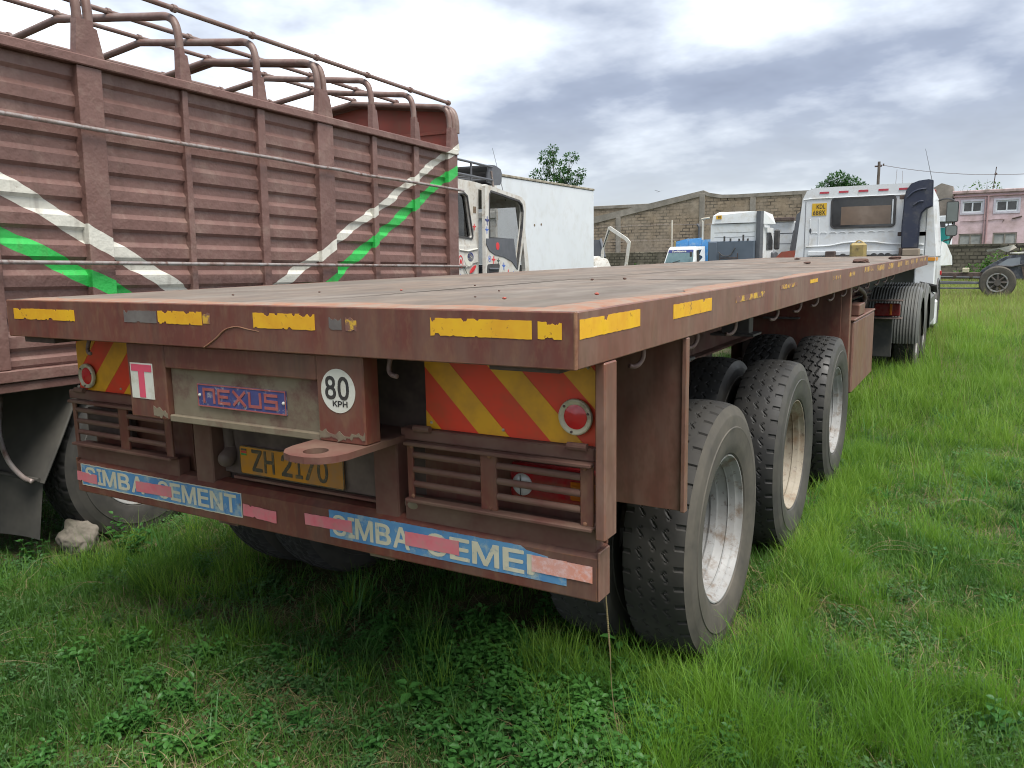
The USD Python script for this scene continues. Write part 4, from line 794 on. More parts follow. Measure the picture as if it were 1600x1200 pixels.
for k in range(9):
    x = -.92 + k * .165
    X.part('pressed_rib', tube([(x, yb - .001, 2.03), (x + .03, yb - .004, 2.05), (x + .09, yb - .004, 2.05), (x + .12, yb - .001, 2.03)], .0045, 6), M['white'])
for x in (-.95, -.79, .63):
    X.part('pressed_rib', box(x, x + .022, yb - .004, yb + .01, 1.80, 2.30 if x < 0 else 2.62, .004), M['white'])
for x in (-1.03, 1.02):
    X.part('panel_seam', box(x - .004, x + .004, yb - .0015, yb + .01, 1.60, 2.62, 0), M['trim_grey'])
X.part('grab_mark', prism(affinity.scale(Point(-.93, 2.08).buffer(.05, 8), .35, 1), .004, REAR(yb)), M['trim_grey'])
X.part('bottom_flange', tube(bez([(-1.0, yb - .004, 1.79), (-.6, yb - .006, 1.80), (-.3, yb - .008, 1.85), (.1, yb - .008, 1.86), (.4, yb - .006, 1.82), (.68, yb - .004, 1.80), (1.0, yb - .004, 1.79)], 6), .014, 6), M['white'], smooth=True)
X.part('rear_crossmember', box(-.95, 1.0, 14.43, 14.49, 1.62, 1.70, .006), M['white'])
X.part('cab_mount', cat(box(-.62, -.45, 14.3, 14.46, 1.48, 1.70, .01), box(.62, .85, 14.25, 14.46, 1.46, 1.74, .01), box(-.95, .9, 14.35, 14.42, 1.44, 1.56, .01)), M['grime'])
X.part('hose_coupling', cat([cyl((x, 14.2, 1.60), (x, 14.3, 1.60), .055, 12) for x in (-.30, .22, .34, .45)]), M['black_rubber'])
X.part('yellow_can', cat(box(-.17, .10, 14.08, 14.30, 1.52, 1.84, .04), cyl((-.03, 14.07, 1.76), (-.03, 14.09, 1.76), .025, 8), tube(bez([(-.1, 14.2, 1.84), (-.03, 14.2, 1.88), (.05, 14.2, 1.84)], 4), .014, 6)), M['can_yellow'], label='faded yellow canister behind the cab')
sn = Polygon([(.655, 1.72), (.64, 2.10), (.655, 2.40), (.66, 2.60), (.69, 2.74), (.76, 2.84), (.88, 2.885), (1.03, 2.90), (1.10, 2.88), (1.11, 2.60), (1.115, 2.44), (1.02, 2.40), (.955, 2.33), (.93, 2.20), (.925, 1.72)])
P_ = X.part('air_intake', cat(prism(sn.buffer(-.02), .20, REAR(14.44)), prism(sn, .15, REAR(14.42))), M['navy'])
for pts in ([(.72, 2.61), (.80, 2.69), (.90, 2.73), (1.0, 2.74)], [(.82, 2.47), (.90, 2.525), (.97, 2.53)]):
    X.part('moulded_groove', tube(bez([(x, 14.236, z) for x, z in pts], 5), [.018] * (5 * (len(pts) - 1) + 1), 6), M['navy'], parent=P_)
for z in (2.62, 1.98):
    X.part('intake_bracket', cat(box(.58, .70, 14.35, 14.40, z - .035, z + .035, .005), box(.93, 1.03, 14.35, 14.40, 1.94, 2.01, .005)), M['grime'])
X.part('exhaust_foot', box(.68, .95, 14.2, 14.44, 1.60, 1.72, .01), mat('tan_metal', (.25, .2, .15), rough=.6))
X.part('marker_strip', box(1.201, 1.21, 14.52, 15.1, 1.50, 1.56, .003), M['orange']); X.part('marker_strip', box(.93, 1.195, 14.488, 14.498, 1.50, 1.56, .003), M['orange'])
X.part('side_lamp', box(1.202, 1.225, 16.2, 16.4, 1.20, 1.28, .006), M['lens_red'])
X.part('mirror_arm', tube(bez([(1.10, 15.9, 2.60), (1.22, 15.8, 2.63), (1.36, 15.6, 2.60), (1.40, 15.55, 2.50), (1.40, 15.55, 1.95), (1.25, 15.8, 1.85)], 6), .016, 8), M['black_rubber'], smooth=True)
mp = sbox(1.27, 2.19, 1.475, 2.565).buffer(-.03).buffer(.03)
for pg in (mp, sbox(1.275, 1.935, 1.475, 2.135).buffer(-.05).buffer(.05)):
    P_ = X.part('mirror', prism(pg, .07, REAR(15.58)), M['black_rubber'])
    X.part('mirror_glass', prism(pg.buffer(-.016), .002, REAR(15.509)), mat('mirror_glass', (.13, .145, .14), (.10, .115, .11), rough=.12, metal=.0, spec=.5, s1=1.5) if 'mg' not in M else M['mg'], parent=P_); M['mg'] = UsdShade.Material.Get(stage, '/World/Looks/mirror_glass')
X.part('corner_fairing', hull([(1.19, 16.3, 1.85), (1.27, 16.5, 1.80), (1.37, 16.8, 1.55), (1.38, 16.85, 1.38), (1.19, 16.3, 1.38), (1.19, 16.9, 1.8), (1.3, 16.9, 1.36)]), M['white'], smooth=30)
X.part('aerial', tube([(1.03, 15.6, 2.85), (.86, 15.6, 3.55)], [.006, .003], 5), M['black_print'])
X.part('sun_visor', box(.7, 1.05, 16.1, 16.3, 2.70, 2.84, .02), mat('dull_red_trim', (.2, .06, .05), rough=.6))
# chassis, fenders and wheels
for x in (-.42, .42):
    X.part('chassis_beam', box(x - .04, x + .04, 9.3, 16.4, .78, 1.02, .006), M['grime'])
def fender(yc, R=.60, x0=.62, x1=1.26):
    nx_ = 17 * 8
    def f(u, v):
        a = math.radians(-14) + v * math.radians(208)
        x = x0 + (x1 - x0) * u; rr = R + .0065 * np.clip(np.sin(u * 17 * 2 * PI) * 1.6, -1, 1) - .05 * np.clip((u - .90) / .10, 0, 1) ** 2
        return (x, yc - rr * np.cos(a), .60 + rr * np.sin(a))
    s = sheet(f, nx_, 30)
    lip = sheet(lambda u, v: (x1 + 0 * u, yc - (R - .05 - .10 * u) * np.cos(math.radians(-14) + v * math.radians(208)), .60 + (R - .05 - .10 * u) * np.sin(math.radians(-14) + v * math.radians(208))), 3, 30)
    return cat(s, lip)
for yc in (10.95, 12.28):
    X.part('mud_wing', fender(yc), M['fender'], smooth=50)
    X.part('mud_wing', tf(fender(yc), np.diag([-1, 1, 1, 1])), M['fender'], smooth=50)
    for sx in (-1, 1):
        wheel(X, (sx * 1.20, yc, .50), 'plain', sx, True, .5); wheel(X, (sx * .86, yc, .50), 'plain', sx, False, .5)
for sx in (-1, 1): wheel(X, (sx * 1.20, 15.6, .50), 'plain', sx, True, .9)
X.part('wheel_arch', cat([tube([(x, 15.6 - .62 * math.cos(a), .52 + .62 * math.sin(a)) for a in np.linspace(0, PI, 14)], .03, 6) for x in (1.2, -1.2)]), M['black_rubber'])
X.part('side_tank', box(.72, 1.24, 13.1, 14.35, .45, .98, .06), M['fender']); X.part('side_step', box(.78, 1.25, 14.6, 15.0, .35, .8, .03), M['white'])
X.part('side_flap', hull([(1.0, 14.0, 1.16), (1.27, 14.0, 1.1), (1.27, 14.3, .95), (1.0, 14.3, 1.0), (1.0, 14.0, 1.13), (1.27, 14.0, 1.07)]), M['black_rubber'])
P_ = X.part('tail_lamp', cat(box(.79, 1.09, 9.56, 9.66, .885, 1.045, .012)), mat('dull_lamp_red', (.11, .012, .012), (.08, .01, .01), rough=.3, s1=20))
X.part('amber_lens', box(.97, 1.0, 9.552, 9.561, .90, 1.04, .004), M['lens_amber'], parent=P_)
X.part('lamp_guard', cat(box(.70, 1.12, 9.50, 9.7, 1.075, 1.09, .004), box(.70, 1.12, 9.50, 9.7, .85, .865, .004)), M['grime'])
X.part('rear_plate', box(-1.0, 1.0, 9.68, 9.7, .35, .88, .006), M['black_rubber'])
X.part('turntable', box(-.45, .45, 10.9, 11.9, 1.05, 1.2, .03), M['grime'])

# ================================================================ vehicles behind
A = Thing('far_tractor_unit', 'white high roof tractor unit seen from behind with grey rear panel and small yellow plate', 'truck', loc=(-6.27, 29.0, -.33))
A.part('cab_body', hull([(-.85, 0, 1.75), (.86, 0, 1.75), (-.84, 0, 2.93), (.86, 0, 2.93), (-.83, 2.2, 1.75), (.95, 2.2, 1.75), (-.8, 1.9, 2.93), (.9, 1.9, 2.93), (.95, .25, 1.75), (.95, .25, 2.93)]), M['white'])
A.part('roof_cap', hull([(-.80, -.03, 2.95), (.86, -.03, 2.95), (-.76, .0, 3.25), (-.56, .1, 3.38), (.84, .0, 3.36), (.92, .3, 3.36), (.95, .3, 2.95), (-.8, 1.9, 2.95), (.95, 1.9, 2.95), (.7, 1.5, 3.3), (-.5, 1.5, 3.3)]), M['white'])
A.part('lower_side', box(.78, 1.0, .2, 2.3, .9, 1.74, .03), M['white'])
A.part('side_fairing', hull([(.87, -.1, 1.6), (1.03, -.12, 1.6), (.88, -.1, 3.36), (1.03, -.1, 3.36), (.87, .24, 1.6), (1.06, .24, 1.6), (.88, .24, 3.36), (1.06, .24, 3.36)]), M['trim_grey'])
A.part('fairing_panel', hull([(1.05, .25, 2.9), (1.35, .9, 2.9), (1.05, .25, 3.37), (1.25, .8, 3.25), (1.0, .9, 2.9), (1.0, .8, 3.2)]), M['white'])
A.part('cab_door', hull([(1.03, .3, .9), (1.05, 2.1, .9), (1.03, .3, 2.78), (1.05, 1.9, 2.78), (1.0, .3, .9), (1.0, 2.1, .9), (1.0, .3, 2.78), (1.0, 1.9, 2.78)]), M['white'])
A.part('door_window', prism([(.85, 1.95), (.85, 2.6), (1.5, 2.6), (1.8, 2.3), (1.8, 1.95)], .01, SIDE(1.052)), M['darkglass'])
A.part('mirror', box(1.07, 1.28, 1.9, 2.05, 1.95, 2.72, .05), M['black_rubber'])
A.part('rear_panel', cat(box(-.86, .86, -.25, -.02, .5, 2.30, .02), box(-.82, -.52, -.29, -.25, .5, 2.27, .02)), mat('slate_blue_panel', (.085, .105, .135), (.07, .09, .115), rough=.5, s1=2))
A.part('hose', tube(bez([(-.45, -.3, 1.9), (-.25, -.33, 1.76), (0, -.33, 1.78), (.18, -.3, 2.05)], 6), .02, 6), M['black_rubber'])
A.part('hose_frame', cat(box(-.38, .28, -.32, -.3, 1.66, 1.7, .004), box(-.40, -.37, -.32, -.3, .7, 1.86, .004), box(.26, .29, -.32, -.3, .7, 1.86, .004)), M['grime'])
A.part('rear_beacons', cat([box(x - .03, x + .03, -.26, -.2, 2.302, z, .006) for x, z in ((-.25, 2.48), (-.02, 2.40), (.3, 2.38), (.62, 2.38), (.45, 2.52))]), M['black_rubber'])
P_ = A.part('number_plate', prism(sbox(-.63, 3.12, -.42, 3.26), .01, REAR(-.04)), M['yellow_tape'])
A.part('lines', cat([box(-.55, -.5, -.054, -.05, 3.15, 3.23, 0), box(-.48, -.46, -.054, -.05, 3.15, 3.23, 0)]), M['black_print'], parent=P_)
for z in (2.96, 2.62, 2.45): A.part('panel_seam', box(-.7, .8, -.034 if z > 2.9 else -.004, .01, z - .012, z, .001), M['trim_grey'])
for sx, y in ((1, .8), (-1, .8)): wheel(A, (sx * 1.0, y, .5), 'plain', sx, True)
for sx in (1, -1): wheel(A, (sx * 1.0, -2.0, .5), 'plain', sx, True)
A.part('chassis_beam', box(-.5, .5, -3.0, 2.0, .6, .9, .01), M['grime'])
W = Thing('half_hidden_truck', 'white truck mostly hidden between the high roof tractor and the coupled cab', 'truck', loc=(-5.1, 32.0, -.36))
W.part('cab_body', box(-.9, .55, 0, 2.0, 1.2, 3.08, .05), M['white'])
W.part('roof_bar', box(-.9, .45, -.15, .1, 3.10, 3.24, .02), M['grime'])
W.part('seam', cat(box(-.4, .5, -.006, 0, 2.6, 2.63, .001), box(-.4, .5, -.006, 0, 2.2, 2.22, .001)), M['trim_grey'])
W.part('mudguard', hull([(.0, -1.5, .9), (.9, -1.5, .9), (.05, -1.5, 1.65), (.3, -1.5, 1.9), (.9, -1.5, 1.95), (.0, -1.0, .9), (.9, -1.0, .9), (.9, -1.0, 1.95), (.3, -1.0, 1.9)]), M['tred'])
W.part('grey_tank', box(-.9, .0, -1.4, -.7, .9, 1.9, .05), M['trim_grey'])
W.part('exhaust_stack', cat(hull([(.45, -.6, 1.9), (.8, -.6, 1.9), (.62, -.6, 3.3), (.85, -.6, 3.5), (.45, -.3, 1.9), (.8, -.3, 1.9), (.62, -.3, 3.3), (.85, -.3, 3.5)]), tube([(.42, -.62, 1.8), (.55, -.62, 2.7)], .03, 6)), M['trim_grey'])
W.part('lower_body', box(-.9, .5, 0, 2.0, .5, 1.19, .04), M['grime'])
# small blue-bodied truck facing us
K = Thing('blue_truck', 'small white cab truck with blue metal load body facing the camera near the block wall', 'truck', loc=(-10.62, 36.0, -.42), rotz=-.06)
KS = np.diag([.90, 1, 1, 1]); KS[0, 3] = -.085
def KP(n, me, m_, parent=None): return K.part(n, tf(me, KS), m_, parent=parent)
M['tblue'] = mat('bright_blue_body', (.07, .26, .55), (.06, .22, .48), dirt=(.3, .4, .45), damt=.2, s1=2, s2=5, rough=.45)
KP('cab_body', hull([(-.83, -.05, .6), (.83, -.05, .6), (-.84, -.02, 1.50), (.84, -.02, 1.50), (-.74, .28, 2.15), (.76, .28, 2.15), (-.72, .45, 2.26), (.74, .45, 2.26), (-.84, 1.5, .6), (.84, 1.5, .6), (-.76, 1.45, 2.26), (.80, 1.45, 2.26)]), M['white'])
def onfront(x, t): return (x, -.035 + .30 * t - .012, 1.50 + .65 * t)
wsp = [onfront(-.78, .04), onfront(.76, .04), onfront(.68, .93), onfront(-.68, .93)]
P_ = KP('windscreen', hull(wsp + [(a, b + .02, c) for a, b, c in wsp]), mat('teal_windscreen', (.10, .16, .17), (.07, .12, .13), rough=.1, s1=3, spec=.6))
wsb = [onfront(-.71, .74), onfront(.69, .74), onfront(.67, .94), onfront(-.68, .94)]
KP('sun_strip', hull([(a, b - .006, c) for a, b, c in wsb] + [(a, b + .004, c) for a, b, c in wsb]), M['navy_print'], parent=P_)
KP('lettering', text('Confidence', .085, .80, .003, frame((1, 0, 0), (0, .42, .907), (0, -.907, .42), (-.50, .175, 2.005)), True), M['white_sticker'], parent=P_)
KP('wiper', tube([(-.35, -.06, 1.52), (.05, -.02, 1.62)], .012, 5), M['black_print'])
KP('side_window', prism([(.28, 1.45), (.36, 2.08), (1.0, 2.12), (1.08, 1.72)], .012, frame((-.02, 1, 0), (-.055, 0, 1), (1, .02, .05), (.925, 0, 0))), M['darkglass'])
KP('grille', box(-.35, .1, -.075, -.05, 1.36, 1.42, .005), M['black_rubber'])
KP('bumper', box(-.86, .86, -.16, -.04, .5, .8, .03), M['trim_grey'])
KP('mirror', box(.62, .74, -.12, -.05, 1.78, 2.02, .02), M['black_rubber'])
for k in range(3):
    K.part('load_panel', prism([(-.95 + k * .66, 1.0), (-.95 + k * .66 + .645, 1.0), (-.95 + k * .66 + .645, 2.60 + (.06, .08, .0)[k]), (-.95 + k * .66, 2.52 + (.0, .12, .06)[k])], .04, REAR(1.70)), M['tblue'])
K.part('load_body', box(-.98, 1.0, 1.72, 5.0, .85, 2.50, .02), M['tblue'])
K.part('corner_post', cat(box(-1.04, -.97, 1.62, 1.72, .85, 2.56, .01), box(1.0, 1.06, 1.62, 1.72, .85, 2.50, .01)), M['can_yellow'])
for k in range(8): K.part('side_rib', box(1.0, 1.05, 1.75, 4.9, .95 + k * .2, 1.05 + k * .2, .02), M['tblue'])
for sx in (-1, 1):
    for y in (.7, 3.6): wheel(K, (sx * .86, y, .40), 'plain', sx, True)
# stripped chassis on the right
D = Thing('stripped_chassis', 'dismantled dark truck chassis with one big spoked wheel in the long grass', 'truck wreck', loc=(2.33, 30.0, .09))
def DP(n, me, m_): return D.part(n, tf(me, np.diag([.82, .82, .90, 1])), m_)
for y in (-.35, .35):
    DP('chassis_beam', box(-2.6, 4.0, y - .04, y + .04, .50, .72, .01), M['grime'])
for z in (.30, .12): DP('frame_rail', box(-2.5, -.55, -.5, -.45, z, z + .06, .008), M['trim_grey'])
for x in (-2.3, -1.5, -.9): DP('cross_tube', cyl((x, -.5, .60), (x, .5, .60), .06, 8), M['grime'])
DP('yellow_box', box(-1.25, -1.0, -.45, -.25, .73, .90, .02), M['ring'])
for z in (.40, .58): DP('frame_pipe', tube([(-2.5, -.46, z), (-.6, -.46, z - .03)], .03, 6), M['trim_grey'])
g = D.group_part('wheel', M=trimesh.transformations.translation_matrix((.02, -.52, .33)) @ rot(-PI / 2, (0, 0, 1)) @ np.diag([1.0, 1.18, 1.18, 1]))
usdkit.mesh(stage, g + '/tyre', cat(lathe([(-.26, .22), (-.26, .38), (-.20, .44), (-.06, .455), (0, .42), (.01, .34), (-.01, .26), (-.04, .24)], 40), cyl((-.2, 0, 0), (-.05, 0, 0), .25, 24)), M['tyre_dusty'], smooth=40)
sp = [lathe([(-.03, .25), (.02, .265), (.02, .235), (-.03, .22)], 32), cyl((-.05, 0, 0), (.04, 0, 0), .09, 16)]
for k in range(8):
    a = 2 * PI * k / 8; sp.append(tube([(-.01, .07 * math.cos(a), .07 * math.sin(a)), (-.01, .235 * math.cos(a), .235 * math.sin(a))], .034, 6))
usdkit.mesh(stage, g + '/rim', sp[0], M['rim'], smooth=40); usdkit.mesh(stage, g + '/wheel_disc', cat(sp[1:]), M['disc'], smooth=40)
DP('body_shell', hull([(-.6, -.4, .75), (-.4, -.4, .95), (.25, -.42, 1.30), (.6, -.4, 1.36), (2.6, -.4, 1.40), (2.6, -.4, .5), (.6, -.4, .5), (-.6, .6, .75), (.25, .6, 1.30), (2.6, .6, 1.40), (2.6, .6, .5), (-.3, .6, .6)]), mat('blue_grey_wreck', (.045, .05, .065), (.03, .033, .045), dirt=(.15, .15, .16), damt=.3, s1=3, s2=5, rough=.4))
DP('side_window', prism([(-.1, .95), (.32, 1.22), (.75, 1.27), (.75, .95)], .012, REAR(-.425)), mat('milky_window', (.2, .22, .25), rough=.2))
DP('roof_panel', hull([(.5, -.45, 1.40), (2.6, -.45, 1.46), (.4, .6, 1.40), (2.6, .6, 1.46), (.5, -.45, 1.44), (2.6, -.45, 1.52), (.4, .6, 1.44), (2.6, .6, 1.52)]), M['cabwhite'])
DP('scrap_panel', cat(hull([(-.05, 0, 1.60), (.5, 0, 1.72), (.62, .3, 1.62), (.1, .3, 1.5), (.3, .1, 1.45)]), hull([(-.45, .1, 1.55), (.0, .1, 1.62), (-.1, .3, 1.5), (-.4, .2, 1.48)])), M['cabwhite'])
DP('broken_sill', tube([(-.1, -.46, .98), (.5, -.46, .94), (1.0, -.46, 1.05), (1.4, -.46, 1.0)], .03, 6), M['black_rubber'])
DP('mudwing', hull([(.95, -.45, .35), (1.5, -.45, .3), (1.5, -.45, .95), (.8, -.45, .95), (1.5, .5, .95), (.9, .5, .95)]), M['grime'])

# ================================================================ BUILDINGS
def brickmat(name, c1, c2, mortar, scale, row, width, msize, stain, flip=False):
    return usdkit.material(stage, '/World/Looks/' + name, {
        'geo': ('geometry', {}), 'sep': ('separate_xyz', {}), 'xy': ('math', {'math_type': 'add'}), 'cb': ('combine_xyz', {}),
        'b': ('brick_texture', {'color1': c1, 'color2': c2, 'mortar': tuple(.95 * (a + b) / 2 for a, b in zip(c1, c2)), 'scale': scale, 'mortar_size': msize, 'mortar_smooth': .2, 'bias': -.1, 'brick_width': width, 'row_height': row}),
        'nj': ('noise_texture', {'scale': 1.1, 'detail': 7.0, 'roughness': .7}), 'rj': ('map_range', {'from_min': .44, 'from_max': .56, 'clamp': True}), 'jm': ('math', {'math_type': 'multiply'}), 'jc': ('mix_color', {'b': mortar}),
        'n': ('noise_texture', {'scale': .45, 'detail': 8.0, 'roughness': .65}), 'r': ('map_range', {'from_min': .42, 'from_max': .66, 'to_max': .85, 'clamp': True}), 'm': ('mix_color', {'b': stain}),
        'n2': ('noise_texture', {'scale': 2.6, 'detail': 6.0, 'roughness': .7}), 'r2': ('map_range', {'from_min': .3, 'from_max': .7, 'to_min': .72, 'to_max': 1.2}), 'v': ('vector_math', {'math_type': 'scale'}),
        'p': ('principled_bsdf', {'roughness': .9, 'specular_ior_level': .2})},
        [('geo.position', 'sep.vector'), ('sep.x', 'xy.value1'), ('sep.y', 'xy.value2'), ('xy.value', 'cb.x'), ('sep.z', 'cb.y'), ('cb.vector', 'b.vector'), ('geo.position', 'nj.vector'), ('nj.fac', 'rj.value'), ('rj.result', 'jm.value1'), ('b.fac', 'jm.value2'), ('jm.value', 'jc.fac'), ('b.color', 'jc.a'), ('geo.position', 'n.vector'), ('n.fac', 'r.value'), ('r.result', 'm.fac'), ('jc.result', 'm.a'),
         ('geo.position', 'n2.vector'), ('n2.fac', 'r2.value'), ('m.result', 'v.vector1'), ('r2.result', 'v.scale'), ('v.vector', 'p.base_color')], surface='p.BSDF')
M['block'] = brickmat('grey_block_wall', (.26, .205, .145), (.22, .175, .125), (.06, .05, .04), 1.0, .21, .46, .035, (.27, .23, .18))
M['block_old'] = brickmat('old_dark_block_wall', (.19, .17, .13), (.14, .125, .10), (.035, .032, .026), 1.0, .19, .36, .035, (.055, .05, .035))
M['concrete'] = mat('weathered_concrete', (.27, .245, .21), (.22, .2, .17), dirt=(.13, .12, .1), damt=.35, s1=.8, s2=1.6, rough=.9, hard=.2)
Hh = Thing('warehouse', 'large grey concrete block warehouse with sloping parapet behind the parked trucks', 'warehouse', loc=(0, 52.0, -.7))
xl, xk, xr = -27.0, -14.7, -3.0
Hh.part('wall', prism([(xl, 0), (xr, 0), (xr, 5.80), (-12.4, 5.78), (-13.3, 5.80), (-14.2, 5.98), (xk, 6.12), (-22.4, 4.62), (xl, 3.72)], .25, REAR(.3)), M['block'])
Hh.part('roof_coping', cat(prism([(xk + .15, 6.27), (xk + .15, 5.92), (-22.4, 4.40), (xl, 3.50), (xl, 3.95), (-22.4, 4.86)], .34, REAR(.33))), M['concrete'])
Hh.part('ring_beam', cat(prism([(xr, 5.94), (xr, 5.70), (-12.4, 5.68), (-13.3, 5.70), (-14.2, 5.86), (xk + .16, 6.0), (xk + .16, 6.26), (-14.2, 6.1), (-13.3, 5.93), (-12.4, 5.90)], .32, REAR(.325))), M['concrete'])
for x, z in ((-20.6, 4.80), (-14.62, 6.1), (-11.3, 5.7), (-8.1, 5.72), (-4.9, 5.75)):
    Hh.part('column', box(x - .18, x + .18, -.02, .3, 0, z - .05, .01), M['concrete'])
Hh.part('side_wall', cat(box(xl, xl + .25, .31, 18, 0, 3.7), box(xr - .25, xr, .31, 18, 0, 5.7)), M['block'])
Hh.part('roof', cat(prism([(xk, 6.0), (xl, 3.58), (xl, 3.48), (xk, 5.9)], 17.5, REAR(18)), prism([(xk, 5.9), (xr, 5.6), (xr, 5.5), (xk, 5.8)], 17.5, REAR(18))), M['concrete'])
Hh.part('mid_beam', box(-27, -14.85, .02, .3, 2.1, 2.28, .01), M['concrete'])
Hh.part('downpipe', cat(tube([(-14.75, -.1, 3.9), (-14.75, -.1, 1.0)], .08, 8), tube([(-14.75, -.1, 3.9), (-14.9, -.12, 4.1)], .08, 8)), M['trim_grey'])
Q = Thing('rear_shed', 'low brown block shed roof showing left behind the warehouse', 'shed', loc=(-22, 72.0, -.9))
Q.part('wall', cat(box(-13, -2.6, 0, 8, 0, 6.9, .02), box(-2.6, 5, 1.0, 8, 0, 6.2, .02)), M['block'])
Q.part('roof_edge', box(-13, -2.5, -.1, .0, 6.7, 7.0, .02), M['concrete'])
yw = single('boundary_wall', cat(box(-28, -4, 49.5, 49.75, -.7, 1.62, .02)), M['block_old'], 'dark stained old block boundary wall in front of the warehouse', 'wall')
for x, z1, dxx, lb in ((-12.48, 3.25, 0, 'slim pale pole standing in front of the warehouse left of the blue truck'), (-10.83, 3.1, 0, 'slim pale pole with a bent top between blue truck and high roof tractor')):
    single('pole', tube([(x, 40, -.5), (x, 40, z1)] if dxx == 0 and x < -12 else [(x, 40, -.5), (x, 40, z1), (x - .06, 40, z1 + .15), (x + .35, 40, z1 + .2)], .045, 8), mat('pale_pole_paint' + ('' if x < -12 else '_b'), (.5, .45, .36), rough=.6), lb, 'pole', group='slim poles by the warehouse')
single('fence_wire', cat([tube([(-27, 40.0, z), (-12.48, 40, z + .03), (-10.83, 40, z - .02), (-7, 40, z)], .008, 4) for z in (2.2, 3.0)]), M['galv'], 'thin wires strung between the pale poles', 'wire')
# pink house
M['pink'] = mat('pink_render', (.58, .45, .47), (.55, .42, .44), dirt=(.3, .22, .2), damt=.25, s1=.7, s2=1.5, rough=.85, hard=.2)
Z0 = -.75
Pk = Thing('pink_house', 'two storey pink rendered house with white framed windows behind the boundary wall', 'house', loc=(0, 58, Z0))
wins = [(.36, 1.46, 4.45, 5.14), (2.17, 3.37, 4.45, 5.14), (4.3, 5.4, 4.45, 5.14), (6.3, 7.4, 4.45, 5.14)]
wins2 = [(.25, 1.55, 1.6, 3.14), (2.12, 3.42, 1.6, 3.16), (4.3, 5.4, 1.6, 3.14), (6.3, 7.4, 1.6, 3.14)]
wallp = sbox(-.1, 0, 9.0, 5.62)
for w in wins + wins2: wallp = wallp.difference(sbox(w[0], w[2], w[1], w[3]))
Pk.part('wall', cat(prism(wallp, .2, REAR(.2)), box(-.1, .1, .21, 9, 0, 5.6), box(8.8, 9, .21, 9, 0, 5.6)), M['pink'])
Pk.part('floor_slab', box(.1, 8.8, .21, 8.9, 3.2, 3.35), M['concrete'])
Pk.part('back_wall', box(.1, 8.8, 8.8, 9, 0, 5.6), M['pink'])
Pk.part('roof', box(-.25, 9.1, -.16, 9.0, 5.622, 5.82, .03), mat('pink_parapet', (.46, .33, .33), (.36, .27, .26), dirt=(.2, .16, .14), damt=.4, s1=2, s2=3, rough=.9))
Pk.part('cornice', box(-.18, 9.05, -.10, -.001, 5.42, 5.50, .02), mat('dark_pink_trim', (.40, .26, .26), rough=.8))
for w in wins + wins2:
    fr_ = sbox(w[0], w[2], w[1], w[3]); inn = [sbox(w[0] + .09, w[2] + .09, (w[0] + w[1]) / 2 - .04, w[3] - .09), sbox((w[0] + w[1]) / 2 + .04, w[2] + .09, w[1] - .09, w[3] - .09)]
    up_ = w in wins
    P_ = Pk.part('window', prism(fr_.difference(unary_union(inn)), .08, REAR(.10)), M['boxwhite'] if up_ else M['concrete'])
    for i_ in inn: Pk.part('pane', prism(i_, .01, REAR(.08)), M['darkglass'] if up_ else mat('pale_curtain', (.22, .23, .22), (.35, .36, .34), s1=2, rough=.4) if 'cur' not in M else M['cur'], parent=P_)
    if not up_: M['cur'] = UsdShade.Material.Get(stage, '/World/Looks/pale_curtain')
    if up_: Pk.part('surround', prism(fr_.buffer(.12, join_style='mitre').difference(fr_), .03, REAR(-.001)), mat('pale_blue_surround', (.48, .47, .52), rough=.8) if 'sur' not in M else M['sur'], parent=P_); M['sur'] = UsdShade.Material.Get(stage, '/World/Looks/pale_blue_surround')
Pk.part('downpipe', cat(tube([(1.75, -.06, 5.5), (1.75, -.06, 0)], .05, 8), tube([(1.6, -.06, 5.3), (1.6, -.06, 0)], .03, 6)), mat('pipe_pink', (.40, .26, .26), rough=.7))
Pk.part('cable', cat(tube(bez([(.3, -.03, 3.9), (1.5, -.03, 3.92), (2.6, -.03, 3.98), (2.6, -.03, 3.8)], 5), .015, 5), tube([(3.1, -.03, 4.0), (3.6, -.03, 4.12)], .04, 5)), M['grime'])
single('mast_aerial', cat(tube([(1.95, 58.3, 5.0), (2.06, 58.3, 6.45)], .03, 6), tube([(1.98, 58.3, 6.0), (2.12, 58.3, 6.05)], .06, 6)), M['grime'], 'thin aerial mast on the roof of the pink house', 'aerial')
single('neighbour_roof', cat(hull([(-1.6, 60, 5.4), (-.3, 60, 5.5), (-1.6, 60, 3.2), (-.3, 60, 3.2), (-1.6, 64, 5.2), (-.3, 64, 5.2), (-1.6, 64, 3.2), (-.3, 64, 3.2), (-1.0, 60, 5.75)])), M['concrete'], 'grey gable end squeezed left of the pink house', 'house')
Te = Thing('teal_kiosk', 'teal painted kiosk with a dark opening beside the coupled cab mirrors', 'kiosk', loc=(-.65, 50, -.65))
Te.part('wall', cat(box(-1.5, .62, 0, 2.5, 0, 3.30, .02)), mat('teal_paint', (.015, .21, .19), (.012, .18, .165), rough=.6, s1=1))
Te.part('opening', box(-.4, .45, -.012, .02, 3.31, 3.62, .01), M['darkglass']); Te.part('roof', box(-1.6, .68, -.15, 2.6, 3.63, 3.95, .02), M['boxwhite'])
single('garden_wall', cat(box(-3.2, 14, 46, 46.25, -.7, 1.60, .01), box(-3.25, 14, 45.96, 46.29, 1.602, 1.72, .02)), M['block_old'], 'low grey stone boundary wall under the pink house', 'wall')
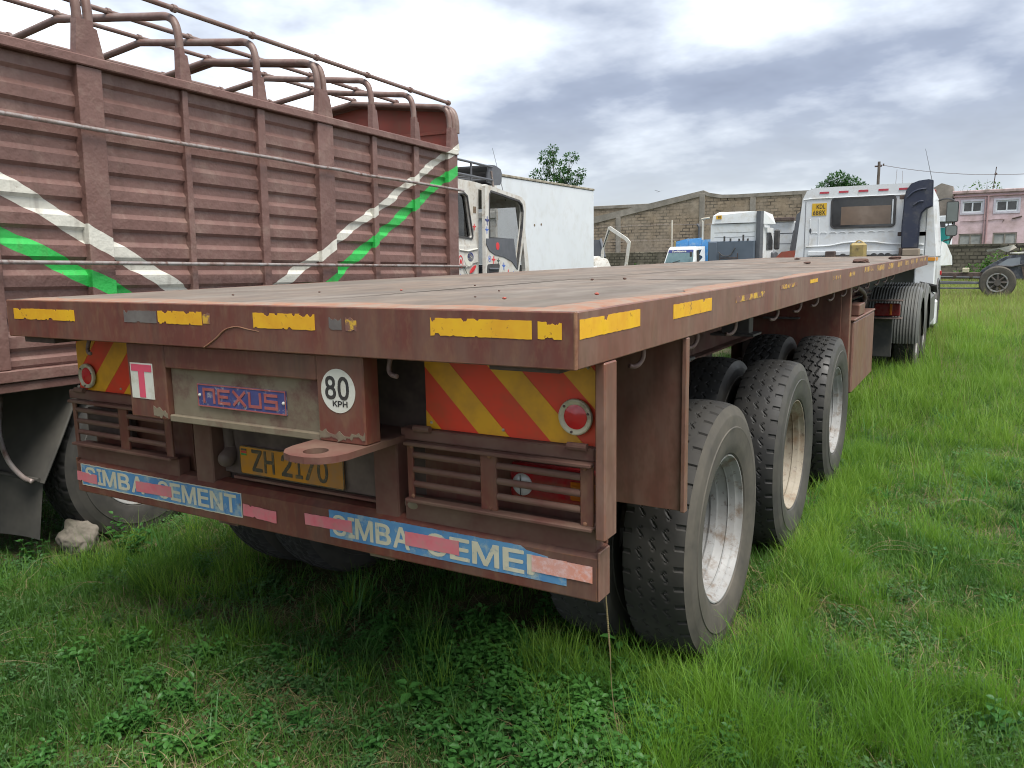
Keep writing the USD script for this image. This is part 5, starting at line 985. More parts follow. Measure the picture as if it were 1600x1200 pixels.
# utility pole and wires
U = Thing('utility_pole', 'wooden utility pole with a wire rising behind the coupled white cab', 'utility pole', loc=(-4.88, 60, -.8))
U.part('pole', tube([(0, 0, 0), (.02, 0, 8.2)], [.13, .09], 10), mat('pole_wood', (.10, .085, .07), rough=.9)); U.part('cross_arm', cat(box(-.25, .2, -.05, .05, 7.85, 7.95, .01), cyl((.3, 0, 7.9), (.3, 0, 8.05), .05, 6)), M['grime'])
wp = [np.array([.05, 0, 8.0]) + np.array([12.0, 0, -1.0]) * t + np.array([0, 0, -1.2]) * 4 * t * (1 - t) * .45 for t in np.linspace(0, 1, 20)]
U.part('wire', tube(wp, .016, 5), M['grime']); U.part('drop_wire', cat(tube([(1.15, 0, 7.6), (1.05, 0, 5.0)], .012, 4), tube([(1.5, 0, 7.5), (1.55, 0, 5.0)], .012, 4)), M['galv'])
bd = cat(hull([(-.10, 0, 0), (.12, 0, .03), (0, .04, .04), (0, -.04, .02)]), hull([(-.02, 0, .02), (.03, 0, .02), (.0, .30, .10), (.05, .32, .11)]), hull([(-.02, 0, .02), (.03, 0, .02), (.0, -.30, .09), (.05, -.32, .10)]), hull([(-.1, .0, .0), (-.22, .05, .01), (-.22, -.05, .01), (-.2, 0, .03)]))
bd.apply_transform(rot(-.6, (0, 0, 1))); bd.apply_translation((-13.2, 40, 4.73))
single('bird', bd, M['grime'], 'small dark bird flying above the warehouse roof', 'bird')

# ================================================================ GROUND
def soil(name):
    return usdkit.material(stage, '/World/Looks/' + name, {
        'geo': ('geometry', {}), 'n1': ('noise_texture', {'scale': 1.3, 'detail': 8.0, 'roughness': .65}), 'n2': ('noise_texture', {'scale': 14.0, 'detail': 8.0, 'roughness': .7}),
        'r1': ('rgb_ramp', {'ramp': [(.3, (.05, .06, .022)), (.5, (.08, .08, .035)), (.62, (.11, .09, .05)), (.75, (.15, .115, .075))]}),
        'r2': ('map_range', {'from_min': .3, 'from_max': .7, 'to_min': .5, 'to_max': 1.35}), 'v': ('vector_math', {'math_type': 'scale'}),
        'bp': ('bump', {'strength': .8, 'distance': .015}), 'p': ('principled_bsdf', {'roughness': .95, 'specular_ior_level': .2})},
        [('geo.position', 'n1.vector'), ('geo.position', 'n2.vector'), ('n1.fac', 'r1.fac'), ('n2.fac', 'r2.value'), ('r1.color', 'v.vector1'), ('r2.result', 'v.scale'), ('v.vector', 'p.base_color'), ('n2.fac', 'bp.height'), ('bp.normal', 'p.normal')], surface='p.BSDF')
def axis(c, near, step, far):
    a = list(np.arange(-near, near + 1e-6, step)); g = near; s = step
    while g < far: s *= 1.25; g += s; a += [g, -g]
    return np.sort(np.array(a)) + c
gx, gy = axis(0.5, 7, .14, 900), axis(4.0, 8, .14, 900)
GX, GY = np.meshgrid(gx, gy, indexing='ij')
def relief(x, y): return .05 * (meshkit.fbm(np.stack([x * .7, y * .7, 0 * x], -1), 3, 3) - .5) + .02 * (meshkit.fbm(np.stack([x * 3, y * 3, 0 * x + 4], -1), 2, 5) - .5)
def gz(x, y): return ground_z(x, np.minimum(y, 80)) + relief(x, y) - .01
def grid_mesh(X_, Y_, Z_):
    n, k = X_.shape; i, j = np.meshgrid(np.arange(n - 1), np.arange(k - 1), indexing='ij'); a = (i * k + j).ravel(); q = np.stack([a, a + k, a + k + 1, a + 1], 1)
    return trimesh.Trimesh(np.stack([X_, Y_, Z_], -1).reshape(-1, 3), np.vstack([q[:, [0, 1, 2]], q[:, [0, 2, 3]]]), process=False)
single('ground', grid_mesh(GX, GY, gz(GX, GY)), soil('soil_and_thatch'), 'dark soil and thatch under the grass of the truck yard', 'ground', kind='structure', smooth=True)

# ================================================================ plants: blades and leaves
def blades(rng, n, radius, h, w, lean=.5, curl=.6, nseg=4, base=None):
    """n grass blades rooted in a disc; each a tapered, bending strip."""
    r = radius * np.sqrt(rng.random(n)); a = rng.random(n) * 2 * PI
    root = np.stack([r * np.cos(a), r * np.sin(a), np.zeros(n) - .01], 1)
    H_ = rng.uniform(*h, n); Wd = rng.uniform(*w, n); d = rng.random(n) * 2 * PI
    d = np.where(rng.random(n) < .5, a + rng.normal(0, .7, n), d); ln = np.abs(rng.normal(0, lean, n)); cu = rng.uniform(.1, 1, n) * curl
    t = np.linspace(0, 1, nseg + 1); ang = ln[:, None] + cu[:, None] * 1.6 * t[None] ** 1.5
    seg = H_[:, None] / nseg
    hx = np.concatenate([np.zeros((n, 1)), np.cumsum(np.sin(ang[:, :-1]) * seg, 1)], 1); hz = np.concatenate([np.zeros((n, 1)), np.cumsum(np.cos(ang[:, :-1]) * seg, 1)], 1)
    dirv = np.stack([np.cos(d), np.sin(d)], 1); tw = d + PI / 2 + rng.normal(0, .5, n); sd = np.stack([np.cos(tw), np.sin(tw)], 1)
    C_ = np.stack([root[:, None, 0] + hx * dirv[:, None, 0], root[:, None, 1] + hx * dirv[:, None, 1], root[:, None, 2] + hz], -1)
    hw = Wd[:, None] * .5 * (1 - t[None] ** 1.6) ** .8; hw[:, -1] = 0
    off = np.concatenate([sd[:, None] * hw[..., None], np.zeros((n, nseg + 1, 1))], -1)
    V = np.stack([C_ - off, C_ + off], 2)
    V = np.concatenate([V[:, :nseg].reshape(n, -1, 3), C_[:, nseg:, :]], 1); k = 2 * nseg + 1; F = []
    for i in range(nseg - 1): F += [[2 * i, 2 * i + 1, 2 * i + 3], [2 * i, 2 * i + 3, 2 * i + 2]]
    F.append([2 * nseg - 2, 2 * nseg - 1, 2 * nseg])
    F = (np.arange(n)[:, None, None] * k + np.array(F)[None]).reshape(-1, 3)
    return trimesh.Trimesh(V.reshape(-1, 3), F, process=False)
def leaves(base, dirv, nrm, L, Wd, droop=.25, fold=.25, prof=((0, .06), (.18, .62), (.42, 1.0), (.72, .72), (1, 0))):
    """ovate leaves, folded along the midrib and drooping to the tip."""
    n = len(base); dirv = dirv / np.linalg.norm(dirv, axis=1, keepdims=True); sd = np.cross(dirv, nrm); sd /= np.linalg.norm(sd, axis=1, keepdims=True) + 1e-9; up_ = np.cross(sd, dirv)
    V = []
    for t, w in prof:
        c = base + dirv * (L * t)[:, None] - up_ * (L * droop * t * t)[:, None]
        V += [c - sd * (Wd * w * .5)[:, None] + up_ * (Wd * w * .5 * fold)[:, None], c, c + sd * (Wd * w * .5)[:, None] + up_ * (Wd * w * .5 * fold)[:, None]]
    V = np.stack(V, 1); k = V.shape[1]; F = []
    for i in range(len(prof) - 1):
        for j in (0, 1):
            a, b = 3 * i + j, 3 * i + j + 1; F += [[a, b, b + 3], [a, b + 3, a + 3]]
    F = (np.arange(n)[:, None, None] * k + np.array(F)[None]).reshape(-1, 3)
    return trimesh.Trimesh(V.reshape(-1, 3), F, process=False)
def rosette(rng, nst, hgt, L, per, spread=.6):
    """a leafy weed: a few leaning stems with leaves up their length."""
    B, Dv, Nn, Ls, Ws, stems = [], [], [], [], [], []
    for _ in range(nst):
        a = rng.random() * 2 * PI; le = rng.uniform(.1, spread); hh = hgt * rng.uniform(.6, 1.1); r0 = rng.random() * .03
        p0 = np.array([r0 * math.cos(a), r0 * math.sin(a), -.01]); ax_ = np.array([math.sin(le) * math.cos(a), math.sin(le) * math.sin(a), math.cos(le)])
        stems.append(tube([p0, p0 + ax_ * hh * .5, p0 + ax_ * hh + np.array([0, 0, -.1 * hh * le])], [.0025, .002, .001], 4))
        for q in range(per):
            t = .25 + .75 * (q + .5) / per; b = a + q * 2.4 + rng.normal(0, .3); el = rng.uniform(-.05, .55) if t < .9 else rng.uniform(.2, .8)
            B.append(p0 + ax_ * hh * t); Dv.append([math.cos(b) * math.cos(el), math.sin(b) * math.cos(el), math.sin(el)]); Nn.append([rng.normal(0, .15), rng.normal(0, .15), 1.0]); l = L * rng.uniform(.55, 1.1) * (1.1 - .45 * t); Ls.append(l); Ws.append(l * rng.uniform(.5, .68))
    return leaves(np.array(B), np.array(Dv), np.array(Nn), np.array(Ls), np.array(Ws)), cat(stems)
G = [(0.0, (0.042, 0.110, 0.019)), (.25, (0.087, 0.197, 0.026)), (.5, (0.156, 0.293, 0.038)), (.75, (0.261, 0.380, 0.055)), (.92, (0.405, 0.410, 0.095)), (1.0, (0.440, 0.427, 0.191))]
M['grass'] = leafmat('lawn_grass', G, .5)
M['grass_bright'] = leafmat('bright_tuft_grass', [(0, (0.091, 0.208, 0.018)), (.4, (0.182, 0.340, 0.029)), (.75, (0.274, 0.416, 0.042)), (1, (0.380, 0.440, 0.079))], .5)
M['grass_field'] = leafmat('field_grass', [(0, (0.121, 0.233, 0.026)), (.4, (0.216, 0.355, 0.043)), (.75, (0.328, 0.423, 0.071)), (1, (0.440, 0.440, 0.159))], .5, .35)
M['weed'] = leafmat('weed_leaf', [(0, (0.048, 0.149, 0.034)), (.4, (0.090, 0.240, 0.047)), (.75, (0.173, 0.332, 0.055)), (1, (0.300, 0.414, 0.079))], .5, 1.2, .42)
M['weed_grey'] = leafmat('small_weed_leaf', [(0, (0.060, 0.145, 0.046)), (.5, (0.113, 0.221, 0.069)), (1, (0.171, 0.278, 0.103))], .5, 1.2)
M['grass_dry'] = leafmat('dry_field_grass', [(0, (.16, .22, .04)), (.4, (.26, .31, .07)), (.75, (.36, .35, .13)), (1, (.42, .37, .20))], .5, .35)
M['straw'] = leafmat('dry_straw', [(0, (.16, .125, .06)), (.5, (.26, .215, .12)), (1, (.36, .31, .19))], .15)
rng = np.random.default_rng(11)
def instancer(name, protos, pos, idx, scl, rz, tilt, label, cat_n):
    p = '/World/' + name; pi = UsdGeom.PointInstancer.Define(stage, p); paths = []
    for pn, me, m_ in protos:
        q = p + '/' + numbered(p, pn); usdkit.mesh(stage, q, me, m_); paths.append(q)
    pi.CreatePrototypesRel().SetTargets([Sdf.Path(q) for q in paths])
    pi.CreatePositionsAttr(Vt.Vec3fArray.FromNumpy(np.asarray(pos, np.float32))); pi.CreateProtoIndicesAttr(Vt.IntArray.FromNumpy(np.asarray(idx, np.int32)))
    pi.CreateScalesAttr(Vt.Vec3fArray.FromNumpy(np.asarray(scl, np.float32)))
    n = len(pos); ta = rng.random(n) * 2 * PI
    c, s = np.cos(rz / 2), np.sin(rz / 2); ct, st = np.cos(tilt / 2), np.sin(tilt / 2); tx, ty = np.cos(ta) * st, np.sin(ta) * st
    w = c * ct; xq = c * tx - s * ty; yq = c * ty + s * tx; zq = s * ct
    pi.CreateOrientationsAttr(Vt.QuathArray([Gf.Quath(float(a), float(b), float(d), float(e)) for a, b, d, e in zip(w, xq, yq, zq)]))
    tag(pi.GetPrim(), label, cat_n, kind='stuff')
TYRES = [(XW - .46, XW + .03, y - .30, y + .30) for y in YS] + [(-XW - .03, -XW + .46, y - .3, y + .3) for y in YS] + [(.5, 1.36, 10.5, 12.75), (-2.75, -2.42, .95, 1.6), (-2.56, -2.28, .74, 1.02)]
def keep(x, y):
    k = np.ones(len(x), bool)
    for a, b, c, d in TYRES: k &= ~((x > a) & (x < b) & (y > c) & (y < d))
    return k
def scatter(n_, r0, r1, half=62):
    """points spread evenly over the ground in front of the camera between two ranges."""
    r = np.sqrt(rng.uniform(r0 ** 2, r1 ** 2, n_)); a = PI / 2 + yaw + np.radians(rng.uniform(-half, half, n_))
    x, y = CAM[0] + r * np.cos(a), CAM[1] + r * np.sin(a); k = keep(x, y); return x[k], y[k]
nz = lambda x, y, s, sd: meshkit.fbm(np.stack([x * s, y * s, 0 * x + sd], -1), 3, sd)
def under(x, y): return (np.abs(x) < 1.15) & (y > .55) & (y < 12.5)
# --- lawn: short tufts, thick near the camera
def mixed(k):
    return cat(blades(rng, 34, .10, (.04, .11), (.003, .0062), .85, 1.0), blades(rng, 22, .11, (.02, .06), (.003, .006), 1.1, .9), blades(rng, 5, .1, (.09, .19), (.0025, .0045), .6, 1.1, 5))
def lying_straw(n):
    c = blades(rng, n, .16, (.06, .20), (.0016, .003), .10, .5, 4); c.apply_transform(np.diag([1, 1, 1, 1])); v = c.vertices.reshape(n, -1, 3); r0 = v[:, :1].copy(); w = v - r0; a = rng.random(n) * 2 * PI
    h = w[..., 2].copy(); d = np.stack([np.cos(a), np.sin(a)], 1); w[..., 0] += d[:, None, 0] * h; w[..., 1] += d[:, None, 1] * h; w[..., 2] = .012 + .12 * h + .03 * np.sin(h * 25 + a[:, None]); c.vertices = (w + r0).reshape(-1, 3); return c
pr_short = [('short_tuft', mixed(k), M['grass']) for k in range(6)] + [('straw_litter', lying_straw(16), M['straw']) for _ in range(2)]
x1, y1 = scatter(9500, .8, 5.0); x2, y2 = scatter(12000, 5.0, 11.0); x3, y3 = scatter(9000, 11.0, 20.0)
x = np.concatenate([x1, x2, x3]); y = np.concatenate([y1, y2, y3]); dist = np.hypot(x - CAM[0], y - CAM[1])
k = (rng.random(len(x)) < np.where(under(x, y), .30, 1.0)) & (rng.random(len(x)) < .45 + 1.2 * nz(x, y, 1.9, 21)); x, y, dist = x[k], y[k], dist[k]
idx = np.where(rng.random(len(x)) < .07 + .40 * (nz(x, y, 1.3, 31) > .54), rng.integers(6, 8, len(x)), rng.integers(0, 6, len(x)))
sc_ = rng.uniform(.65, 1.3, len(x)) * np.interp(dist, [4, 11, 20], [1, 1.3, 1.9]); sc3 = np.stack([sc_, sc_, sc_ * np.interp(dist, [4, 20], [1.0, .9])], 1)
instancer('grass', pr_short, np.stack([x, y, gz(x, y)], 1), idx, sc3, rng.random(len(x)) * 2 * PI, np.abs(rng.normal(0, .14, len(x))), 'short lawn grass mixed with straw around and under the trailer', 'grass')
# --- field grass: longer, right of the trailer and back to the walls
pr_field = [('field_tuft', cat(blades(rng, 42, .14, (.12, .30), (.0035, .0075), .55, 1.25, 5), blades(rng, 14, .12, (.05, .14), (.004, .008), .9, 1.0)), M['grass_field']) for _ in range(4)] + [('seed_stems', blades(rng, 9, .18, (.35, .6), (.0025, .004), .22, .35), M['straw'])] + [('dry_field_tuft', cat(blades(rng, 36, .14, (.14, .36), (.0035, .007), .4, 1.0, 5), blades(rng, 10, .12, (.05, .14), (.004, .008), .9, 1.0)), M['grass_dry']) for _ in range(2)]
x1, y1 = scatter(6500, 4.2, 13); x2, y2 = scatter(17000, 13, 32); x3, y3 = scatter(15000, 32, 60)
x = np.concatenate([x1, x2, x3]); y = np.concatenate([y1, y2, y3]); dist = np.hypot(x - CAM[0], y - CAM[1])
side_r = np.clip((x - 1.08 + .2 * (nz(x, y, .8, 5) - .5)) / .22, 0, 1); side_r = np.where((y > 5) & (x > .7), 1, side_r)
dens = np.where(y < 16, side_r * np.clip((y - 2.0) / 2.2, 0.0, 1) * (.35 + .9 * nz(x, y, 1.0, 8)), 1.0); dens = np.where(y > 49, 0, dens); dens = np.where((y >= 9) & (np.abs(x) < .8) & (y < 17), .3, dens)
k = rng.random(len(x)) < dens; x, y, dist = x[k], y[k], dist[k]
idx = np.where(rng.random(len(x)) < np.interp(y, [8, 16, 24, 32], [.04, .06, .16, .2]), 4, np.where(rng.random(len(x)) < np.interp(y + 8 * (nz(x, y, .25, 77) - .5), [9, 16, 24, 30], [.0, .25, .8, .9]), rng.integers(5, 7, len(x)), rng.integers(0, 4, len(x))))
sc_ = rng.uniform(.55, 1.15, len(x)) * np.interp(dist, [5, 13, 32, 60], [.72, 1.1, 1.9, 3.2])
tall = np.exp(-((x - 1.5) / 1.0) ** 2) * np.clip((y - 4.6) / 1.5, 0, 1) * np.clip((19 - y) / 3, 0, 1)
sc3 = np.stack([sc_, sc_, sc_ * np.interp(dist, [5, 13, 32, 60], [.85, .85, .62, .42]) * (1 + .75 * tall)], 1)
instancer('field_grass', pr_field, np.stack([x, y, gz(x, y)], 1), idx, sc3, rng.random(len(x)) * 2 * PI, np.abs(rng.normal(0, .1, len(x))), 'long bright field grass right of the trailer running back to the walls', 'grass')
# --- taller grass left standing round the tyres and under the rear bumper
xr_ = np.concatenate([rng.uniform(1.29, 1.50, 210), rng.uniform(.62, 1.30, 70), rng.uniform(-.6, 1.25, 45), rng.uniform(-2.3, -1.0, 90), rng.uniform(.6, 1.5, 160)])
yr_ = np.concatenate([rng.uniform(.85, 5.0, 210), rng.uniform(.78, .98, 70), rng.uniform(.35, 1.0, 45), rng.uniform(.6, 1.7, 90), rng.uniform(8.8, 13.4, 160)])
k = keep(xr_, yr_); xr_, yr_ = xr_[k], yr_[k]; s = rng.uniform(.45, .8, len(xr_))
pr_t = [('margin_tuft', cat(blades(rng, 30, .08, (.16, .34), (.003, .006), .35, 1.1, 5), blades(rng, 14, .10, (.05, .14), (.004, .007), .9, 1.0)), M['grass_field' if q else 'grass']) for q in range(3)]
instancer('margin_grass', pr_t, np.stack([xr_, yr_, gz(xr_, yr_)], 1), rng.integers(0, 3, len(xr_)), np.stack([s, s, s * rng.uniform(.8, 1.35, len(s))], 1), rng.random(len(xr_)) * 2 * PI, np.abs(rng.normal(0, .12, len(xr_))), 'taller uncut grass round the tyres and below the rear bumper', 'grass')
# --- bright hair grass tufts in the right foreground
spots = [(1.49, 2.45, 1.0), (1.58, 1.33, 1.15), (1.78, 1.27, 1.1), (1.26, .50, .9), (1.56, .80, 1.2), (1.72, .72, 1.0), (1.45, 4.13, .9), (1.93, 3.12, .8), (2.12, 1.36, 1.1), (1.15, 1.02, .75), (1.62, 2.05, 1.1), (1.38, 1.05, .9), (1.98, .95, 1.1), (1.86, 1.0, 1.0), (1.42, .62, 1.0), (1.36, .30, .9), (2.25, 1.9, 1.0), (2.35, 2.6, .9), (1.36, 3.2, .8), (1.34, 3.75, .8), (1.40, 5.0, .9), (1.65, 5.6, .9), (2.2, 4.6, .8), (1.32, 2.15, .7), (1.30, 1.9, .6), (2.05, 1.9, .7), (1.24, 4.7, .8)]
P3 = []; I3 = []; S3 = []
for (a, b, s) in spots:
    for _ in range(int(9 * s)):
        rr, an = .14 * s * math.sqrt(rng.random()), rng.random() * 2 * PI; P3.append((a + rr * math.cos(an), b + rr * math.sin(an))); I3.append(rng.integers(0, 3)); S3.append(s * rng.uniform(.6, 1.05))
for _ in range(230):
    a, b = rng.uniform(1.15, 3.2), rng.uniform(-.3, 6.0); P3.append((a, b)); I3.append(rng.integers(0, 3)); S3.append(rng.uniform(.35, .7))
P3 = np.array(P3); I3 = np.array(I3); S3 = np.array(S3); kk = keep(P3[:, 0], P3[:, 1]); P3, I3, S3 = P3[kk], I3[kk], S3[kk]
pr_h = [('hair_tuft', cat(blades(rng, 60, .07, (.12, .28), (.0016, .003), .32, 1.0, 6), blades(rng, 8, .07, (.2, .36), (.0018, .003), .4, 1.3, 7)), M['grass_bright']) for _ in range(3)]
instancer('hair_grass', pr_h, np.stack([P3[:, 0], P3[:, 1], gz(P3[:, 0], P3[:, 1])], 1), I3, np.stack([S3] * 3, 1), rng.random(len(P3)) * 2 * PI, np.abs(rng.normal(0, .1, len(P3))), 'fine yellow green tufts of hair grass in the right foreground', 'grass')
# --- long dead stems lying and arching over the lawn
pr_s = [('dead_stem', cat([tube(bez([(0, 0, .01), (.12, .05 * q, .035 + .05 * rng.random()), (.26, .02 * q + .04, .03 + .05 * rng.random()), (.42, .02, .015)], 5), np.linspace(.0011, .0005, 16), 4) for q in (-1, 0, 1)][:2 + k % 2]), M['straw']) for k in range(3)]
x, y = scatter(190, .9, 7.0); k = ~under(x, y); x, y = x[k], y[k]; s = rng.uniform(.5, 1.3, len(x))
instancer('dead_stems', pr_s, np.stack([x, y, gz(x, y)], 1), rng.integers(0, 3, len(x)), np.stack([s] * 3, 1), rng.random(len(x)) * 2 * PI, np.abs(rng.normal(0, .1, len(x))), 'thin dead straw stems arching over the foreground grass', 'straw')
# --- weeds
pw = []
for _ in range(3):
    lv, stm = rosette(rng, 6, .10, .046, 7); pw.append(('broad_weed', cat(lv, stm), M['weed']))
for _ in range(2):
    lv, stm = rosette(rng, 7, .09, .030, 9, .9); pw.append(('small_weed', cat(lv, stm), M['weed_grey']))
for _ in range(2):
    n = 90; a = rng.random(n) * 2 * PI; r = .12 * np.sqrt(rng.random(n)); bb = np.stack([r * np.cos(a), r * np.sin(a), rng.uniform(.0, .045, n)], 1); b2 = rng.random(n) * 2 * PI; el = rng.uniform(-.2, .5, n)
    L2 = rng.uniform(.012, .026, n); pw.append(('ground_creeper', leaves(bb, np.stack([np.cos(b2) * np.cos(el), np.sin(b2) * np.cos(el), np.sin(el)], 1), np.stack([rng.normal(0, .3, n), rng.normal(0, .3, n), np.ones(n)], 1), L2, L2 * .6, prof=((0, .1), (.45, 1.0), (1, 0))), M['weed_grey']))
for _ in range(2):
    pw.append(('wide_blade_tuft', blades(rng, 14, .05, (.10, .24), (.007, .012), .6, .8, 5), M['weed']))
x, y = scatter(8200, .8, 8.5); n1 = nz(x, y, 1.5, 41); n2 = nz(x, y, 1.2, 57)
bz = np.exp(-(((x - .65) / .65) ** 2 + ((y - .75) / .50) ** 2)) + .6 * np.exp(-(((x + .35) / .45) ** 2 + ((y + .25) / .40) ** 2)) + .5 * np.exp(-(((x - .95) / .25) ** 2 + ((y - .45) / .3) ** 2))
typ = np.full(len(x), -1); u = rng.random(len(x))
typ = np.where(u < bz * .4, rng.integers(0, 3, len(x)), typ)
typ = np.where((typ < 0) & (u < .03), rng.integers(0, 3, len(x)), typ)
typ = np.where((typ < 0) & (n1 > .5) & (rng.random(len(x)) < .22), rng.integers(3, 5, len(x)), typ)
typ = np.where((typ < 0) & (n2 > .47) & (rng.random(len(x)) < .55), rng.integers(5, 7, len(x)), typ)
typ = np.where((typ < 0) & (rng.random(len(x)) < .035), rng.integers(7, 9, len(x)), typ)
xa, ya = rng.normal(.62, .36, 300), rng.normal(.74, .26, 300); xb, yb_ = rng.normal(-.45, .40, 50), rng.normal(-.05, .3, 50); xc, yc_ = rng.normal(1.0, .22, 110), rng.normal(.55, .22, 110)
xn, yn = np.concatenate([xa, xb, xc]), np.concatenate([ya, yb_, yc_]); kn = keep(xn, yn); xn, yn = xn[kn], yn[kn]
x, y, typ = np.concatenate([x, xn]), np.concatenate([y, yn]), np.concatenate([typ, rng.choice([0, 1, 2, 3, 4], len(xn), p=[.27, .27, .26, .1, .1])])
k = (typ >= 0) & (rng.random(len(x)) < np.where(under(x, y) & (y > 1.3), .25, 1)); x, y, typ = x[k], y[k], typ[k]
s = rng.uniform(.6, 1.15, len(x))
instancer('weeds', pw, np.stack([x, y, gz(x, y)], 1), typ, np.stack([s] * 3, 1), rng.random(len(x)) * 2 * PI, np.abs(rng.normal(0, .15, len(x))), 'leafy weeds and creeping ground cover among the grass', 'weeds')

# ================================================================ single plants, stones and litter
def one_weed(x, y, h, L, nst, per, label, sp=.5, m_='weed'):
    lv, stm = rosette(rng, nst, h, L, per, sp); W_ = Thing('weed', label, 'plant', group='single weeds around the trailer', loc=(x, y, float(gz(np.array([x]), np.array([y]))[0])), rotz=rng.random() * 6)
    W_.part('foliage', lv, M[m_]); W_.part('stem', stm, M['grass'])
one_weed(-2.05, .96, .20, .06, 9, 9, 'leafy green weed growing at the right of the grey stone')
one_weed(-2.50, .66, .16, .06, 6, 7, 'low weed sprouting in front of the grey stone beside the mudflap')
one_weed(-2.33, 1.05, .24, .06, 4, 8, 'taller weed standing behind the grey stone', .3)
one_weed(1.02, .92, .20, .095, 3, 4, 'broad leaved seedling against the tread of the rear wheel', .3)
one_weed(.42, .42, .15, .09, 6, 6, 'broad leaved weed patch catching light under the middle of the bumper')
one_weed(1.40, 1.02, .12, .05, 6, 7, 'small white flowering weed at the foot of the rear wheel', .7, 'weed_grey')
st_ = tube(bez([(0, 0, 0), (-.012, .0, .3), (-.008, .0, .55)], 6), np.linspace(.0018, .0011, 13), 5)
zz = np.linspace(.5, .93, 90); sd_ = tube([(-.008 + .006 * (z - .5), .0, z) for z in zz], .0012 + .0022 * np.sin(np.clip((zz - .5) / .43, 0, 1) * PI) ** .7 * (.55 + .45 * np.abs(np.sin(np.arange(90) * 1.9))), 5)
LN = np.diag([1, 1, .575, 1.0]); LN[0, 2] = -.05
Gs = Thing('grass_stalk', 'tall dry seeding grass stalk rising below the right end of the bumper', 'plant', loc=(1.14, .545, 0)); Gs.part('stem', tf(st_, LN), M['straw']); Gs.part('seed_head', tf(sd_, LN), M['straw'])
def stone(r, sd, sq=(1, 1, .75), amp=.5):
    s_ = trimesh.creation.icosphere(4, 1.0); v = s_.vertices; f = meshkit.fbm(v * 1.3 + sd, 4, sd); s_.vertices = v * (1 + amp * (f - .5))[:, None] * r * np.array(sq); return s_
M['stone'] = mat('grey_field_stone', (.15, .13, .105), (.11, .095, .077), dirt=(.08, .075, .055), damt=.3, s1=6, s2=9, rough=.9, bump=.004, bscale=25)
q = stone(.125, 4, (1.12, .85, .92), .9); q.apply_scale(.9); q.apply_translation((-2.42, .88, .035)); single('stone', q, M['stone'], 'large grey boulder lying in front of the truck wheel beside the mudflap', 'stone', smooth=45)
M['chip'] = mat('red_brick_chip', (.30, .08, .055), (.24, .06, .05), rough=.8, s1=30); M['rustlump'] = mat('rusty_iron', (.07, .04, .032), (.10, .055, .04), rough=.9, s1=20, bump=.003, bscale=60)
for k, (x, y, r, lb) in enumerate(((1.02, .63, .014, 'red stone chip lying on the deck near its right edge'), (.112, .78, .011, 'round reddish chip on the deck left of the others'), (.844, .344, .013, 'flat red chip on the dusty rear edge of the deck'), (.16, 1.24, .010, 'dark chip on the deck in front of the brown truck corner'), (.55, .80, .009, 'small dark chip in the middle of the deck'), (.69, .42, .008, 'tiny brown chip close to the rear rail'), (-.35, .35, .010, 'dark chip on the left rear deck corner'), (-.15, .60, .010, 'flat brown chip on the left part of the deck'), (.55, 2.0, .018, 'dark scrap by the first cross seam of the deck'), (.42, 1.9, .016, 'small dark scrap left of the first cross seam'))):
    q = stone(r * .42, 10 + k, (1.3, 1, .7), .6); q.apply_translation((x, y, H + .006 + r * .3)); single('stone_chip', q, M['chip' if k in (0, 1, 2) else 'rustlump'], lb, 'debris', group='chips scattered on the deck')
for k, (x, y, r, lb) in enumerate(((1.01, 6.9, .060, 'largest rusty iron lump lying on the deck'), (1.12, 9.0, .055, 'flat rusty lump near the front end of the deck'), (.62, 6.3, .025, 'small rusty scrap on the deck left of the largest lump'), (-.1, 9.5, .03, 'dark rag like lump on the far left of the deck'))):
    q = stone(r, 30 + k, (1.3, 1, .45), .8); q.apply_translation((x, y, H + .012)); single('rusty_lump', q, M['rustlump'], lb, 'debris', group='rusty lumps on the deck')

# ================================================================ trees and bushes
M['bark'] = mat('tree_bark', (.10, .08, .06), (.07, .055, .045), rough=.9, s1=8)
M['tree_leaf'] = leafmat('tree_leaf', [(0, (.03, .085, .024)), (.5, (.06, .14, .036)), (1, (.11, .19, .05))], .5, .6)
M['bush_leaf'] = leafmat('bush_leaf', [(0, (.05, .12, .022)), (.5, (.09, .18, .034)), (1, (.16, .23, .05))], .5, .5)
M['bush_yellow'] = leafmat('yellow_bush_leaf', [(0, (.09, .13, .02)), (.5, (.16, .20, .03)), (1, (.24, .24, .05))], .35, .5)
def crown_leaves(rng, clumps, per, L):
    B = []; Dv = []; Nn = []; n = 0
    for c, r in clumps:
        k = int(per * r * r); v = rng.normal(size=(k, 3)); v /= np.linalg.norm(v, axis=1, keepdims=True); rad = r * rng.uniform(.35, 1.0, k)[:, None] ** .6
        B.append(c + v * rad * np.array([1, 1, .75])); d = v + rng.normal(0, .6, (k, 3)) + np.array([0, 0, -.15]); Dv.append(d); Nn.append(rng.normal(0, .5, (k, 3)) + [0, 0, 1])
    B, Dv, Nn = np.vstack(B), np.vstack(Dv), np.vstack(Nn); l = L * rng.uniform(.6, 1.3, len(B))
    return leaves(B, Dv, Nn, l, l * .5, prof=((0, .15), (.4, 1.0), (1, 0)))
